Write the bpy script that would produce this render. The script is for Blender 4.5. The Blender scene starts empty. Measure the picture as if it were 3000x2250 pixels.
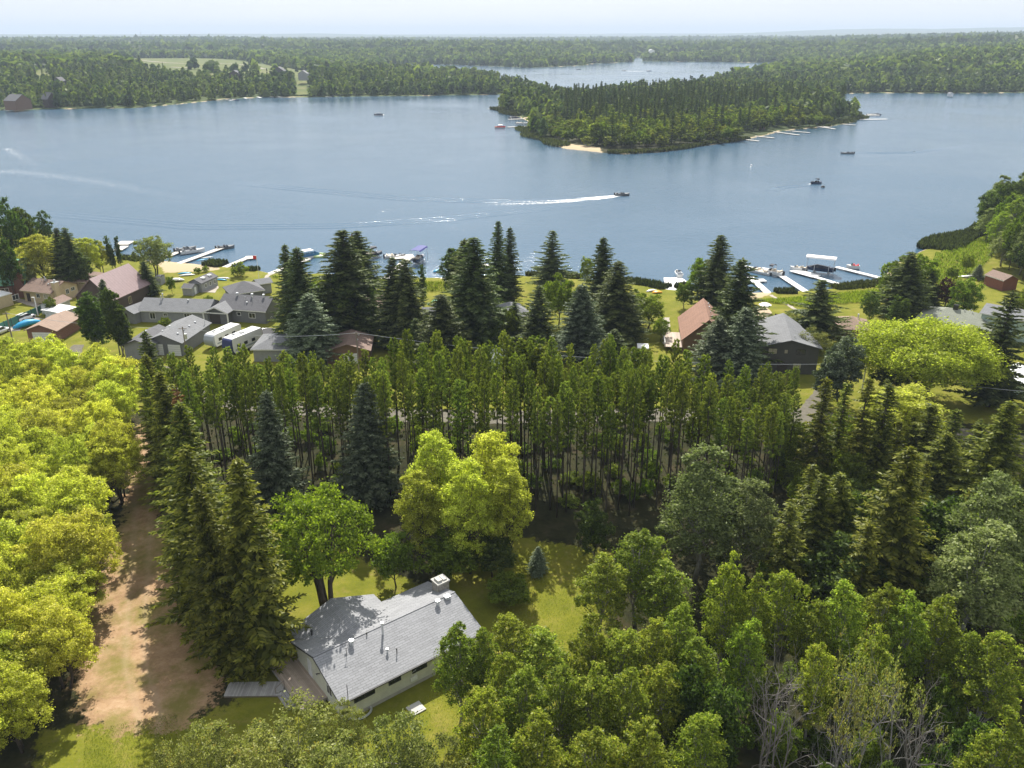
import bpy, math, random
import numpy as np
from mathutils import Vector, Matrix
R_ = math.radians
random.seed(7)
scene = bpy.context.scene
COL = scene.collection

# ------------------------------------------------------------------ camera, world, sun
CAMH, FPX, HOR = 62.0, 2430.0, 104.0
PITCH = math.atan((1125 - HOR) / FPX)
cam = bpy.data.cameras.new('camera'); camo = bpy.data.objects.new('camera', cam); COL.objects.link(camo)
camo.location = (0, 0, CAMH); camo.rotation_euler = (math.pi/2 - PITCH, 0, 0)
cam.sensor_width = 36; cam.lens = FPX/3000*36; cam.clip_start = 1; cam.clip_end = 60000
scene.camera = camo
SUN_EL, SUN_AZ = R_(45), R_(-4)
world = bpy.data.worlds.new('World'); scene.world = world; world.use_nodes = True
nt = world.node_tree; bg = nt.nodes['Background']; sky = nt.nodes.new('ShaderNodeTexSky')
sky.sky_type = 'NISHITA'; sky.sun_disc = False; sky.sun_elevation = SUN_EL; sky.sun_rotation = SUN_AZ
sky.air_density = 1.0; sky.dust_density = 2.0; sky.ozone_density = 1.0; sky.altitude = 700
sky.dust_density = 1.0
tcw = nt.nodes.new('ShaderNodeTexCoord'); mpw = nt.nodes.new('ShaderNodeMapping'); mpw.inputs['Scale'].default_value = (1, 1, 5); nt.links.new(tcw.outputs['Generated'], mpw.inputs[0])
cn = nt.nodes.new('ShaderNodeTexNoise'); cn.inputs['Scale'].default_value = 2.2; cn.inputs['Detail'].default_value = 6; nt.links.new(mpw.outputs[0], cn.inputs['Vector'])
cm = nt.nodes.new('ShaderNodeMapRange'); cm.inputs[1].default_value = .35; cm.inputs[2].default_value = .7; cm.inputs[3].default_value = .75; cm.inputs[4].default_value = 1.0; nt.links.new(cn.outputs['Fac'], cm.inputs[0])
cx = nt.nodes.new('ShaderNodeMix'); cx.data_type = 'RGBA'; nt.links.new(cm.outputs[0], cx.inputs[0]); nt.links.new(sky.outputs[0], cx.inputs[6]); cx.inputs[7].default_value = (6.9, 7.05, 7.3, 1)
nt.links.new(cx.outputs[2], bg.inputs[0]); bg.inputs[1].default_value = 0.080
sl = bpy.data.lights.new('sun', 'SUN'); sl.energy = 5.0; sl.angle = R_(0.53); sl.color = (1.0, 0.95, 0.86)
so = bpy.data.objects.new('sun', sl); COL.objects.link(so)
S = Vector((math.sin(SUN_AZ)*math.cos(SUN_EL), math.cos(SUN_AZ)*math.cos(SUN_EL), math.sin(SUN_EL)))
so.rotation_euler = S.to_track_quat('Z', 'Y').to_euler(); so.location = (0, 0, 300)
vs = scene.view_settings; vs.view_transform = 'Standard'; vs.look = 'None'; vs.gamma = 1; vs.exposure = 0.8
scene.cycles.volume_bounces = 0; scene.cycles.max_bounces = 6; scene.cycles.diffuse_bounces = 2
scene.cycles.transmission_bounces = 3; scene.cycles.glossy_bounces = 2

# ------------------------------------------------------------------ pixel (3000x2250) -> point at height z
LZ = 0.6                                  # level of the near land, the lake is at 0
_cp, _sp = math.cos(PITCH), math.sin(PITCH)
def P(px, py, z=LZ):
    dx = (px-1500)/FPX; dy = -(py-1125)/FPX
    d = (dx, _cp+dy*_sp, -_sp+dy*_cp); t = (z-CAMH)/d[2]
    return Vector((d[0]*t, d[1]*t, z))
def topz(yw, ty):
    "height above sea of a point at forward distance yw seen at pixel row ty"
    dy = -(ty-1125)/FPX
    return CAMH + yw*(-_sp+dy*_cp)/(_cp+dy*_sp)

# ------------------------------------------------------------------ materials
MATS = {}
def newmat(name):
    m = bpy.data.materials.new(name); m.use_nodes = True; MATS[name] = m
    return m, m.node_tree, m.node_tree.nodes['Principled BSDF']
def N(nt, t, **kw):
    n = nt.nodes.new('ShaderNode'+t)
    for k, v in kw.items():
        if k in n.inputs.keys(): n.inputs[k].default_value = v
        else: setattr(n, k, v)
    return n
def mixc(nt, fac, a, b, mode='MIX'):
    n = nt.nodes.new('ShaderNodeMix'); n.data_type = 'RGBA'; n.blend_type = mode
    for i, v in ((0, fac), (6, a), (7, b)):
        if hasattr(v, 'is_linked') or hasattr(v, 'links'): nt.links.new(v, n.inputs[i])
        elif i == 0: n.inputs[0].default_value = v
        else: n.inputs[i].default_value = (*v, 1)
    return n.outputs[2]
def ramp(nt, src, pts):
    r = nt.nodes.new('ShaderNodeValToRGB'); e = r.color_ramp.elements
    while len(e) < len(pts): e.new(0.5)
    for k, (p, c) in zip(e, pts):
        k.position = p; k.color = (*c, 1) if len(c) == 3 else c
    nt.links.new(src, r.inputs[0]); return r.outputs[0]
def noise(nt, scale, detail=4, rough=0.6, co='Object'):
    tc = nt.nodes.new('ShaderNodeTexCoord'); n = N(nt, 'TexNoise', Scale=scale, Detail=detail, Roughness=rough)
    nt.links.new(tc.outputs[co], n.inputs['Vector']); return n.outputs['Fac']
def mat(name, col, rough=0.8, var=0.18, scale=1.5, metal=0.0, bump=0.0, spec=0.3):
    if name in MATS: return MATS[name]
    m, nt, b = newmat(name)
    f = noise(nt, scale, 5, .65)
    dark = tuple(c*(1-var) for c in col); lite = tuple(min(1, c*(1+var)) for c in col)
    nt.links.new(ramp(nt, f, [(.3, dark), (.7, lite)]), b.inputs['Base Color'])
    b.inputs['Roughness'].default_value = rough; b.inputs['Metallic'].default_value = metal
    b.inputs['Specular IOR Level'].default_value = spec
    if bump:
        bn = N(nt, 'Bump', Strength=bump, Distance=.05); nt.links.new(noise(nt, scale*6), bn.inputs['Height'])
        nt.links.new(bn.outputs[0], b.inputs['Normal'])
    return m
def mat_shingle(name, col, rot=0.0):
    m, nt, b = newmat(name)
    tc = nt.nodes.new('ShaderNodeTexCoord')
    br = N(nt, 'TexBrick', Scale=1.0); br.inputs['Brick Width'].default_value = .9; br.inputs['Row Height'].default_value = .26
    br.inputs['Mortar Size'].default_value = .025; br.inputs['Bias'].default_value = -.1
    br.inputs['Color1'].default_value = (*[c*1.12 for c in col], 1); br.inputs['Color2'].default_value = (*[c*.84 for c in col], 1)
    br.inputs['Mortar'].default_value = (*[c*.5 for c in col], 1)
    mp = N(nt, 'Mapping'); mp.inputs['Rotation'].default_value = (0, 0, rot)
    nt.links.new(tc.outputs['Object'], mp.inputs[0]); nt.links.new(mp.outputs[0], br.inputs['Vector'])
    c = mixc(nt, ramp(nt, noise(nt, .5, 6, .7), [(.3, (0, 0, 0)), (.75, (.5, .5, .5))]), br.outputs[0], tuple(x*1.25 for x in col))
    c = mixc(nt, ramp(nt, noise(nt, 9, 3, .8), [(.4, (0, 0, 0)), (.8, (.45, .45, .45))]), c, tuple(x*.6 for x in col))
    nt.links.new(c, b.inputs['Base Color']); b.inputs['Roughness'].default_value = .85
    b.inputs['Specular IOR Level'].default_value = .25
    return m
def mat_siding(name, col, step=.18, axis=2, dark=.7):
    m, nt, b = newmat(name)
    tc = nt.nodes.new('ShaderNodeTexCoord'); sp = N(nt, 'SeparateXYZ'); nt.links.new(tc.outputs['Object'], sp.inputs[0])
    mm = N(nt, 'Math', operation='MULTIPLY'); mm.inputs[1].default_value = 1/step; nt.links.new(sp.outputs[axis], mm.inputs[0])
    fr = N(nt, 'Math', operation='FRACT'); nt.links.new(mm.outputs[0], fr.inputs[0])
    base = ramp(nt, noise(nt, 1.2, 5, .7), [(.3, tuple(c*.86 for c in col)), (.7, tuple(min(1, c*1.1) for c in col))])
    c = mixc(nt, ramp(nt, fr.outputs[0], [(0, (1, 1, 1)), (.12, (0, 0, 0))]), base, tuple(x*dark for x in col))
    nt.links.new(c, b.inputs['Base Color']); b.inputs['Roughness'].default_value = .7
    return m
def mat_planks(name, col, step=.2, axis=0):
    m, nt, b = newmat(name)
    tc = nt.nodes.new('ShaderNodeTexCoord'); sp = N(nt, 'SeparateXYZ'); nt.links.new(tc.outputs['Object'], sp.inputs[0])
    mm = N(nt, 'Math', operation='MULTIPLY'); mm.inputs[1].default_value = 1/step; nt.links.new(sp.outputs[axis], mm.inputs[0])
    fl = N(nt, 'Math', operation='FLOOR'); nt.links.new(mm.outputs[0], fl.inputs[0])
    fr = N(nt, 'Math', operation='FRACT'); nt.links.new(mm.outputs[0], fr.inputs[0])
    wn = nt.nodes.new('ShaderNodeTexWhiteNoise'); wn.noise_dimensions = '1D'; nt.links.new(fl.outputs[0], wn.inputs['W'])
    base = ramp(nt, wn.outputs[0], [(0, tuple(c*.78 for c in col)), (1, tuple(min(1, c*1.15) for c in col))])
    base = mixc(nt, ramp(nt, noise(nt, 1.6, 6, .7), [(.45, (0, 0, 0)), (.75, (.6, .6, .6))]), base, tuple(c*.6 for c in col))
    c = mixc(nt, ramp(nt, fr.outputs[0], [(0, (1, 1, 1)), (.1, (0, 0, 0))]), base, tuple(x*.35 for x in col))
    nt.links.new(c, b.inputs['Base Color']); b.inputs['Roughness'].default_value = .8
    return m
def mat_leaf(name, col, col2, trans=.42, yellow=None):
    "col..col2 vary from leaf to leaf and from tree to tree"
    m, nt, b = newmat(name); nt.nodes.remove(b); out = nt.nodes['Material Output']
    at = nt.nodes.new('ShaderNodeAttribute'); at.attribute_name = 'v'
    oi = nt.nodes.new('ShaderNodeObjectInfo')
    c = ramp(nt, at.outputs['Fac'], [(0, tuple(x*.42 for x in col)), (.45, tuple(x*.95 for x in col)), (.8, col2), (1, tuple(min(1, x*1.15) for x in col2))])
    if yellow:
        c = mixc(nt, ramp(nt, at.outputs['Fac'], [(.88, (0, 0, 0)), (.95, (1, 1, 1))]), c, yellow)
    mul = N(nt, 'MapRange'); mul.inputs[3].default_value = .78; mul.inputs[4].default_value = 1.25
    nt.links.new(oi.outputs['Random'], mul.inputs[0])
    hs = nt.nodes.new('ShaderNodeHueSaturation'); nt.links.new(c, hs.inputs['Color']); nt.links.new(mul.outputs[0], hs.inputs['Value'])
    m2 = N(nt, 'MapRange'); m2.inputs[3].default_value = .485; m2.inputs[4].default_value = .515
    wn = nt.nodes.new('ShaderNodeTexWhiteNoise'); wn.noise_dimensions = '1D'; nt.links.new(oi.outputs['Random'], wn.inputs['W'])
    nt.links.new(wn.outputs[0], m2.inputs[0]); nt.links.new(m2.outputs[0], hs.inputs['Hue'])
    d = N(nt, 'BsdfDiffuse'); t = N(nt, 'BsdfTranslucent'); g = N(nt, 'BsdfGlossy', Roughness=.45)
    nt.links.new(hs.outputs[0], d.inputs[0])
    tcol = mixc(nt, 1.0, hs.outputs[0], (1.3, 1.45, .75), 'MULTIPLY'); nt.links.new(tcol, t.inputs[0])
    g.inputs[0].default_value = (.8, .85, .8, 1)
    mx = nt.nodes.new('ShaderNodeMixShader'); mx.inputs[0].default_value = trans
    nt.links.new(d.outputs[0], mx.inputs[1]); nt.links.new(t.outputs[0], mx.inputs[2])
    m3 = nt.nodes.new('ShaderNodeMixShader'); m3.inputs[0].default_value = .012
    nt.links.new(mx.outputs[0], m3.inputs[1]); nt.links.new(g.outputs[0], m3.inputs[2])
    nt.links.new(m3.outputs[0], out.inputs[0]); return m

mat_leaf('leaf_maple', (.42, .43, .055), (.64, .62, .13), .56)
mat_leaf('leaf_gold', (.40, .41, .055), (.62, .60, .12), .56)
mat_leaf('leaf_willow', (.26, .32, .035), (.42, .47, .07), .52)
mat_leaf('leaf_poplar', (.21, .27, .032), (.42, .46, .065), .56, (.28, .24, .03))
mat_leaf('leaf_dark', (.07, .11, .02), (.13, .17, .032), .42)
mat_leaf('leaf_silver', (.19, .23, .075), (.32, .35, .14), .42)
mat_leaf('leaf_green', (.13, .18, .018), (.21, .27, .03), .48)
mat_leaf('leaf_apple', (.15, .21, .018), (.25, .30, .03), .48)
mat_leaf('leaf_plum', (.05, .02, .025), (.09, .04, .04), .3)
mat_leaf('leaf_island', (.14, .175, .028), (.24, .26, .04), .5)
mat_leaf('leaf_olive', (.21, .23, .06), (.33, .34, .11), .42, (.3, .24, .04))
mat_leaf('needle_dark', (.06, .085, .028), (.13, .155, .05), .32)
mat_leaf('needle_green', (.09, .11, .018), (.21, .22, .032), .42)
mat_leaf('needle_blue', (.09, .12, .065), (.18, .21, .13), .22)
mat_leaf('needle_pine', (.10, .14, .024), (.22, .26, .04), .45)
mat_leaf('needle_rust', (.16, .07, .03), (.2, .1, .04), .2)
mat_leaf('reed', (.04, .05, .02), (.08, .09, .03), .3)
mat_leaf('tall_grass', (.16, .21, .02), (.25, .28, .04), .4)
mat_leaf('leaf_far', (.06, .10, .03), (.13, .17, .045), .4)
mat('bark', (.075, .06, .048), .9, .35, 3)
mat('bark_pale', (.26, .25, .23), .85, .4, 2)
mat('bark_grey', (.13, .12, .11), .9, .35, 2)
mat('dead_wood', (.22, .20, .18), .85, .3, 2)

# ------------------------------------------------------------------ mesh builder
class MB:
    def __init__(s): s.v = []; s.f = []; s.mi = []; s.mats = []; s.cur = 0
    def use(s, m):
        if m not in s.mats: s.mats.append(m)
        s.cur = s.mats.index(m); return s
    def add(s, vs, fs):
        o = len(s.v); s.v += [tuple(v) for v in vs]; s.f += [tuple(i+o for i in f) for f in fs]; s.mi += [s.cur]*len(fs); return s
    def box(s, x0, x1, y0, y1, z0, z1):
        return s.add([(x0,y0,z0),(x1,y0,z0),(x1,y1,z0),(x0,y1,z0),(x0,y0,z1),(x1,y0,z1),(x1,y1,z1),(x0,y1,z1)],
                     [(3,2,1,0),(4,5,6,7),(0,1,5,4),(1,2,6,5),(2,3,7,6),(3,0,4,7)])
    def obox(s, p, q, w, z0, z1):
        "box along the line p->q, w wide"
        p = Vector(p[:2]); q = Vector(q[:2]); d = (q-p).normalized(); n = Vector((-d.y, d.x))*w/2
        c = [p-n, q-n, q+n, p+n]
        return s.prism([(a.x, a.y) for a in c], z0, z1)
    def prism(s, poly, z0, z1):
        n = len(poly)
        a = [(x, y, z0) for x, y in poly]+[(x, y, z1) for x, y in poly]
        return s.add(a, [tuple(range(n-1, -1, -1)), tuple(range(n, 2*n))]+[(i, (i+1) % n, n+(i+1) % n, n+i) for i in range(n)])
    def extr(s, prof, a0, a1, axis):
        "profile points (u,z) extruded along axis from a0 to a1"
        n = len(prof)
        if axis == 'x': vs = [(a0, u, z) for u, z in prof]+[(a1, u, z) for u, z in prof]
        else: vs = [(u, a0, z) for u, z in prof]+[(u, a1, z) for u, z in prof]
        return s.add(vs, [tuple(range(n)), tuple(range(2*n-1, n-1, -1))]+[((i+1) % n, i, n+i, n+(i+1) % n) for i in range(n)])
    def tube(s, pts, rad, n=6, cap=True):
        o = len(s.v); k = len(pts); up = Vector((0, 0, 1))
        for i, p in enumerate(pts):
            p = Vector(p); a = Vector(pts[max(0, i-1)]); b = Vector(pts[min(k-1, i+1)]); d = (b-a).normalized()
            e = d.cross(up if abs(d.z) < .9 else Vector((1, 0, 0))).normalized(); g = d.cross(e)
            r = rad[i] if hasattr(rad, '__len__') else rad
            for j in range(n):
                t = 2*math.pi*j/n; s.v.append(tuple(p+(e*math.cos(t)+g*math.sin(t))*r))
        for i in range(k-1):
            for j in range(n):
                s.f.append((o+i*n+j, o+i*n+(j+1) % n, o+(i+1)*n+(j+1) % n, o+(i+1)*n+j)); s.mi.append(s.cur)
        if cap:
            s.f.append(tuple(o+j for j in range(n-1, -1, -1))); s.mi.append(s.cur)
            s.f.append(tuple(o+(k-1)*n+j for j in range(n))); s.mi.append(s.cur)
        return s
    def loft(s, rings, cap=True):
        n = len(rings[0]); o = len(s.v)
        for r in rings: s.v += [tuple(p) for p in r]
        for i in range(len(rings)-1):
            for j in range(n):
                s.f.append((o+i*n+j, o+i*n+(j+1) % n, o+(i+1)*n+(j+1) % n, o+(i+1)*n+j)); s.mi.append(s.cur)
        if cap:
            s.f.append(tuple(o+j for j in range(n-1, -1, -1))); s.mi.append(s.cur)
            s.f.append(tuple(o+(len(rings)-1)*n+j for j in range(n))); s.mi.append(s.cur)
        return s
    def mesh(s, name, smooth=False):
        me = bpy.data.meshes.new(name); me.from_pydata(s.v, [], s.f)
        for m in s.mats: me.materials.append(MATS[m] if isinstance(m, str) else m)
        me.polygons.foreach_set('material_index', s.mi)
        if smooth: me.polygons.foreach_set('use_smooth', [True]*len(s.f))
        me.update(); return me
    def build(s, name, parent=None, smooth=False):
        o = bpy.data.objects.new(name, s.mesh(name, smooth)); COL.objects.link(o)
        if parent: o.parent = parent
        return o
def tag(o, label=None, cat=None, group=None, kind=None):
    if label: o['label'] = label
    if cat: o['category'] = cat
    if group: o['group'] = group
    if kind: o['kind'] = kind
    return o
def thing(name, label, cat, loc, rz=0, group=None):
    o = bpy.data.objects.new(name, None); COL.objects.link(o); o.empty_display_size = .5
    o.location = loc; o.rotation_euler = (0, 0, rz); return tag(o, label, cat, group)

# ------------------------------------------------------------------ outlines of lake, land cover
def pw(pts, z=0): return np.array([[*P(x, y, z)[:2]] for x, y in pts])
LAKE = pw([(-900,640),(-300,655),(0,660),(130,672),(250,715),(362,757),(497,766),(563,772),(652,782),(760,792),(793,799),(908,802),(970,803),(1120,814),
  (1261,815),(1532,808),(1700,817),(1835,826),(1976,850),(2100,858),(2264,856),(2365,852),(2446,844),(2523,838),(2590,812),(2617,770),(2717,729),(2846,685),(2900,655),
  (3050,610),(3400,560),(4200,500),(4200,262),(3200,268),(3000,272),(2781,274),(2564,273),(2420,276),(2470,300),(2490,322),(2517,327),(2532,341),(2506,359),(2434,370),(2343,379),
  (2289,385),(2253,395),(2196,406),(2087,424),(2015,432),(1943,446),(1834,452),(1758,448),(1653,435),(1635,428),(1581,410),(1535,396),(1527,377),(1562,366),
  (1527,346),(1495,338),(1449,318),(1480,300),(1497,277),(1300,280),(1000,284),(769,286),(655,291),(520,306),(384,318),(271,318),(149,320),(0,324),(-300,330),(-1200,360)])
BACK = pw([(1130,190),(1290,189),(1420,194),(1551,199),(1700,193),(1740,187),(1858,182),(1862,168),(1880,166),(1884,180),(2267,184),(2300,190),(2240,215),(2100,240),(2000,262),
  (1850,272),(1720,298),(1650,298),(1560,262),(1450,235),(1300,222),(1140,212)])
def sdist(px, py, poly):
    "signed distance, positive inside"
    x = px.ravel(); y = py.ravel(); d2 = np.full(x.shape, 1e18); ins = np.zeros(x.shape, bool); n = len(poly)
    for i in range(n):
        ax, ay = poly[i]; bx, by = poly[(i+1) % n]; ex, ey = bx-ax, by-ay
        t = np.clip(((x-ax)*ex+(y-ay)*ey)/(ex*ex+ey*ey+1e-9), 0, 1)
        d2 = np.minimum(d2, (x-ax-t*ex)**2+(y-ay-t*ey)**2)
        c = ((ay > y) != (by > y)) & (x < (bx-ax)*(y-ay)/(by-ay+1e-12)+ax); ins ^= c
    return (np.sqrt(d2)*np.where(ins, 1, -1)).reshape(px.shape)
def ss(a, b, x): t = np.clip((x-a)/(b-a), 0, 1); return t*t*(3-2*t)
def wob(x, y, L, s):
    "cheap smooth noise -1..1"
    return (np.sin(x/L*1.7+s)*np.cos(y/L*1.3+2.1*s)+np.sin((x+y)/L*.9+s*3.7)*.7+np.cos((x-1.6*y)/L*2.3+s*5.1)*.5)/2.2
def land_d(x, y):
    d = -np.maximum(sdist(x, y, LAKE), sdist(x, y, BACK))
    w = np.clip(np.hypot(x, y)/400, .25, 3)
    return d + wob(x, y, 9*w, 1.0)*.9*w
def hgt(x, y, d=None):
    if d is None: d = land_d(x, y)
    r = np.hypot(x, y)
    near = ss(-5, 2.5, d)*(LZ+2.0)-2.0
    az = x/np.maximum(r, 1)
    far = ss(620, 900, r)
    right = ss(.22, .5, az)*ss(600, 1500, r)
    up = (13+7*wob(x, y, 400, 2))*ss(25, 330, d)*far + 22*right*ss(60, 800, d)
    roll = (8+14*wob(x, y, 1500, 4))*ss(2200, 4500, r)*ss(0, 60, d)
    ridge = (52+28*wob(x, y, 2600, 7))*ss(9000, 15000, r)*(1+.75*ss(.1, .5, az)) 
    return near + up + roll*1.0 + ridge
def isd(poly, x, y): return sdist(x, y, poly)
DIRT = pw([(395,1240),(425,1240),(470,1500),(560,1700),(700,1940),(640,2010),(600,2090),(500,2140),(330,2150),(240,2110),(210,2000),(230,1850),(290,1700),(330,1600),(370,1450),(385,1330)], LZ)
LAWNS = [pw([(840,1540),(1250,1720),(1450,1560),(1800,1620),(1790,1800),(1740,2000),(1350,2260),(700,2320),(500,2320),(500,2120),(690,2060),(780,1800)], LZ),
         pw([(120,2140),(520,2080),(560,2500),(60,2500)], LZ)]
SHORE = [pw([(1370,330),(1560,345),(1600,362),(1575,372),(1530,366)], LZ), pw([(1640,420),(1760,434),(1762,452),(1640,436)], .3),
         pw([(2560,700),(2640,760),(2620,830),(2500,850),(2540,800)], .3), pw([(390,748),(500,752),(640,775),(640,792),(480,800),(470,780)], LZ),
         pw([(2170,815),(2245,835),(2262,862),(2200,880),(2150,850)], LZ)]
FIELDS = [pw([(300,176),(520,168),(700,174),(900,192),(930,208),(860,218),(700,222),(560,224),(430,214),(340,198)], 14),
          pw([(100,232),(150,222),(160,250),(105,262)], 6), pw([(868,215),(905,215),(900,285),(868,285)], 3)]

# ------------------------------------------------------------------ ground
def grid_mesh(name, X, Y, Z, attrs, m):
    nr, na = X.shape; V = np.stack([X, Y, Z], -1).reshape(-1, 3).astype(np.float32)
    i = np.arange(nr-1)[:, None]*na+np.arange(na-1)[None]; F = np.stack([i, i+na, i+na+1, i+1], -1).reshape(-1, 4)
    me = bpy.data.meshes.new(name); fill(me, V, F)
    for k, a in attrs.items():
        at = me.attributes.new(k, 'FLOAT', 'POINT'); at.data.foreach_set('value', a.ravel().astype(np.float32))
    me.materials.append(m); me.polygons.foreach_set('use_smooth', np.ones(len(F), bool)); me.update()
    o = bpy.data.objects.new(name, me); COL.objects.link(o); return o
def fill(me, V, F):
    n = F.shape[1]
    me.vertices.add(len(V)); me.vertices.foreach_set('co', V.astype(np.float32).ravel())
    me.loops.add(F.size); me.loops.foreach_set('vertex_index', F.astype(np.int32).ravel())
    me.polygons.add(len(F)); me.polygons.foreach_set('loop_start', np.arange(0, F.size, n, dtype=np.int32))
    me.update(calc_edges=True)
def mat_ground():
    m, nt, b = newmat('ground'); L = nt.links.new
    def at(n): a = nt.nodes.new('ShaderNodeAttribute'); a.attribute_name = n; return a.outputs['Fac']
    def edge(src, sc, amt=.5):
        n = noise(nt, sc, 6, .7); s = N(nt, 'Math', operation='SUBTRACT'); L(n, s.inputs[0]); s.inputs[1].default_value = .5
        k = N(nt, 'Math', operation='MULTIPLY'); L(s.outputs[0], k.inputs[0]); k.inputs[1].default_value = amt*2
        a = N(nt, 'Math', operation='ADD'); L(src, a.inputs[0]); L(k.outputs[0], a.inputs[1])
        return ramp(nt, a.outputs[0], [(.42, (0, 0, 0)), (.6, (1, 1, 1))])
    c = ramp(nt, noise(nt, .35, 8, .75), [(.3, (.012, .012, .007)), (.5, (.03, .032, .011)), (.7, (.06, .045, .024))])
    lawn = ramp(nt, noise(nt, .22, 8, .72), [(.28, (.10, .115, .012)), (.5, (.165, .17, .018)), (.72, (.25, .22, .045))])
    lawn = mixc(nt, ramp(nt, noise(nt, .45, 7, .8), [(.54, (0, 0, 0)), (.74, (.8, .8, .8))]), lawn, (.26, .19, .08))
    lawn = mixc(nt, ramp(nt, noise(nt, 2.5, 5, .8), [(.45, (0, 0, 0)), (.75, (.6, .6, .6))]), lawn, (.10, .125, .012))
    dirt = ramp(nt, noise(nt, .5, 8, .8), [(.3, (.22, .137, .072)), (.55, (.38, .25, .145)), (.75, (.48, .345, .22))])
    dirt = mixc(nt, ramp(nt, noise(nt, .16, 6, .7), [(.46, (0, 0, 0)), (.62, (.85, .85, .85))]), dirt, (.17, .155, .035))
    dirt = mixc(nt, at('rut'), dirt, (.44, .33, .22))
    farw = ramp(nt, noise(nt, .004, 8, .75), [(.3, (.03, .05, .018)), (.52, (.06, .085, .025)), (.64, (.10, .12, .04)), (.72, (.22, .2, .1))])
    field = ramp(nt, noise(nt, .02, 8, .7), [(.3, (.07, .10, .028)), (.5, (.11, .13, .04)), (.7, (.18, .165, .07))])
    c = mixc(nt, at('far'), c, farw)
    c = mixc(nt, edge(at('field'), .03), c, field)
    c = mixc(nt, edge(at('lawn'), .8, .7), c, lawn)
    c = mixc(nt, edge(at('sand'), .5, .5), c, (.42, .34, .22))
    c = mixc(nt, edge(at('dirt'), .9, .9), c, dirt)
    L(c, b.inputs['Base Color']); b.inputs['Roughness'].default_value = .95; b.inputs['Specular IOR Level'].default_value = .1
    bn = N(nt, 'Bump', Strength=.5, Distance=.15); L(noise(nt, 2.2, 6, .8), bn.inputs['Height']); L(bn.outputs[0], b.inputs['Normal'])
    return m
GA = np.radians(np.concatenate([np.linspace(-180, -50, 28)[:-1], np.linspace(-50, -40, 11)[:-1], np.linspace(-40, 40, 281)[:-1], np.linspace(40, 50, 11)[:-1], np.linspace(50, 180, 28)]))
GR = np.concatenate([[0, 15, 30], 30*np.exp(np.linspace(.012, math.log(24000/30), 640))])
RR, AA = np.meshgrid(GR, GA, indexing='ij'); GX = RR*np.sin(AA); GY = RR*np.cos(AA)
GD = land_d(GX, GY); GZ = hgt(GX, GY, GD)
def maskmax(polys, w): 
    m = np.zeros(GX.shape)
    for p in polys: m = np.maximum(m, ss(-w, w, sdist(GX, GY, p)))
    return m
lawnm = np.maximum(maskmax(LAWNS, 2.5), ss(130, 134, GY+.04*GX)*ss(420, 330, RR)*ss(-1, 3, GD))
lawnm = np.maximum(lawnm, ss(4, 0, GD)*ss(380, 450, RR)*.6*(GD > -3))
def linedist(pts):
    q = pw(pts, LZ); d = np.full(GX.shape, 1e9)
    for (ax, ay), (bx, by) in zip(q[:-1], q[1:]):
        t = np.clip(((GX-ax)*(bx-ax)+(GY-ay)*(by-ay))/((bx-ax)**2+(by-ay)**2), 0, 1); d = np.minimum(d, np.hypot(GX-ax-t*(bx-ax), GY-ay-t*(by-ay)))
    return d
RUT = linedist([(412, 1240), (420, 1400), (415, 1600), (400, 1800), (395, 1950), (440, 2100), (420, 2240)])
grid_mesh('ground', GX, GY, GZ, dict(rut=.28*ss(.5, .15, np.abs(RUT-.95)), lawn=lawnm, dirt=maskmax([DIRT], 3.0), sand=np.maximum(maskmax(SHORE, 2.5), ss(1.6, .2, np.abs(GD-.2)/np.clip(RR/300, 1, 4.5))*.72),
    far=ss(500, 700, RR), field=maskmax(FIELDS, 12)), mat_ground())['kind'] = 'structure'

# ------------------------------------------------------------------ water
def mat_water():
    m, nt, b = newmat('water'); L = nt.links.new
    b.inputs['Base Color'].default_value = (.05, .105, .165, 1); b.inputs['Roughness'].default_value = .06; b.inputs['IOR'].default_value = 1.333
    tc = nt.nodes.new('ShaderNodeTexCoord'); mp = N(nt, 'Mapping'); mp.inputs['Scale'].default_value = (.55, 1.25, 1); mp.inputs['Rotation'].default_value = (0, 0, .12)
    L(tc.outputs['Object'], mp.inputs[0])
    n1 = N(nt, 'TexNoise', Scale=.55, Detail=7, Roughness=.62, Distortion=.6); L(mp.outputs[0], n1.inputs['Vector'])
    n2 = N(nt, 'TexNoise', Scale=.008, Detail=5, Roughness=.6); L(tc.outputs['Object'], n2.inputs['Vector'])
    st = N(nt, 'MapRange'); L(n2.outputs['Fac'], st.inputs[0]); st.inputs[1].default_value = .38; st.inputs[2].default_value = .62; st.inputs[3].default_value = .08; st.inputs[4].default_value = .3
    bn = N(nt, 'Bump', Distance=1.0); L(st.outputs[0], bn.inputs['Strength']); L(n1.outputs['Fac'], bn.inputs['Height'])
    n3 = N(nt, 'TexNoise', Scale=2.6, Detail=3, Roughness=.6); L(mp.outputs[0], n3.inputs['Vector'])
    b3 = N(nt, 'Bump', Distance=.22, Strength=.22); L(n3.outputs['Fac'], b3.inputs['Height']); L(bn.outputs[0], b3.inputs['Normal'])
    L(b3.outputs[0], b.inputs['Normal'])
    rr = N(nt, 'MapRange'); L(n2.outputs['Fac'], rr.inputs[0]); rr.inputs[1].default_value = .35; rr.inputs[2].default_value = .65; rr.inputs[3].default_value = .08; rr.inputs[4].default_value = .2
    L(rr.outputs[0], b.inputs['Roughness'])
    return m
mat_water()
mb = MB().use('water')
ring = []
a = np.linspace(-46, 46, 47)
r0, r1 = 120, 3200
v = [(r0*math.sin(R_(t)), r0*math.cos(R_(t)), 0) for t in a]+[(r1*math.sin(R_(t)), r1*math.cos(R_(t)), 0) for t in a]
mb.add(v, [(i, i+1, 47+i+1, 47+i) for i in range(46)])
tag(mb.build('lake_water'), kind='structure')

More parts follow.
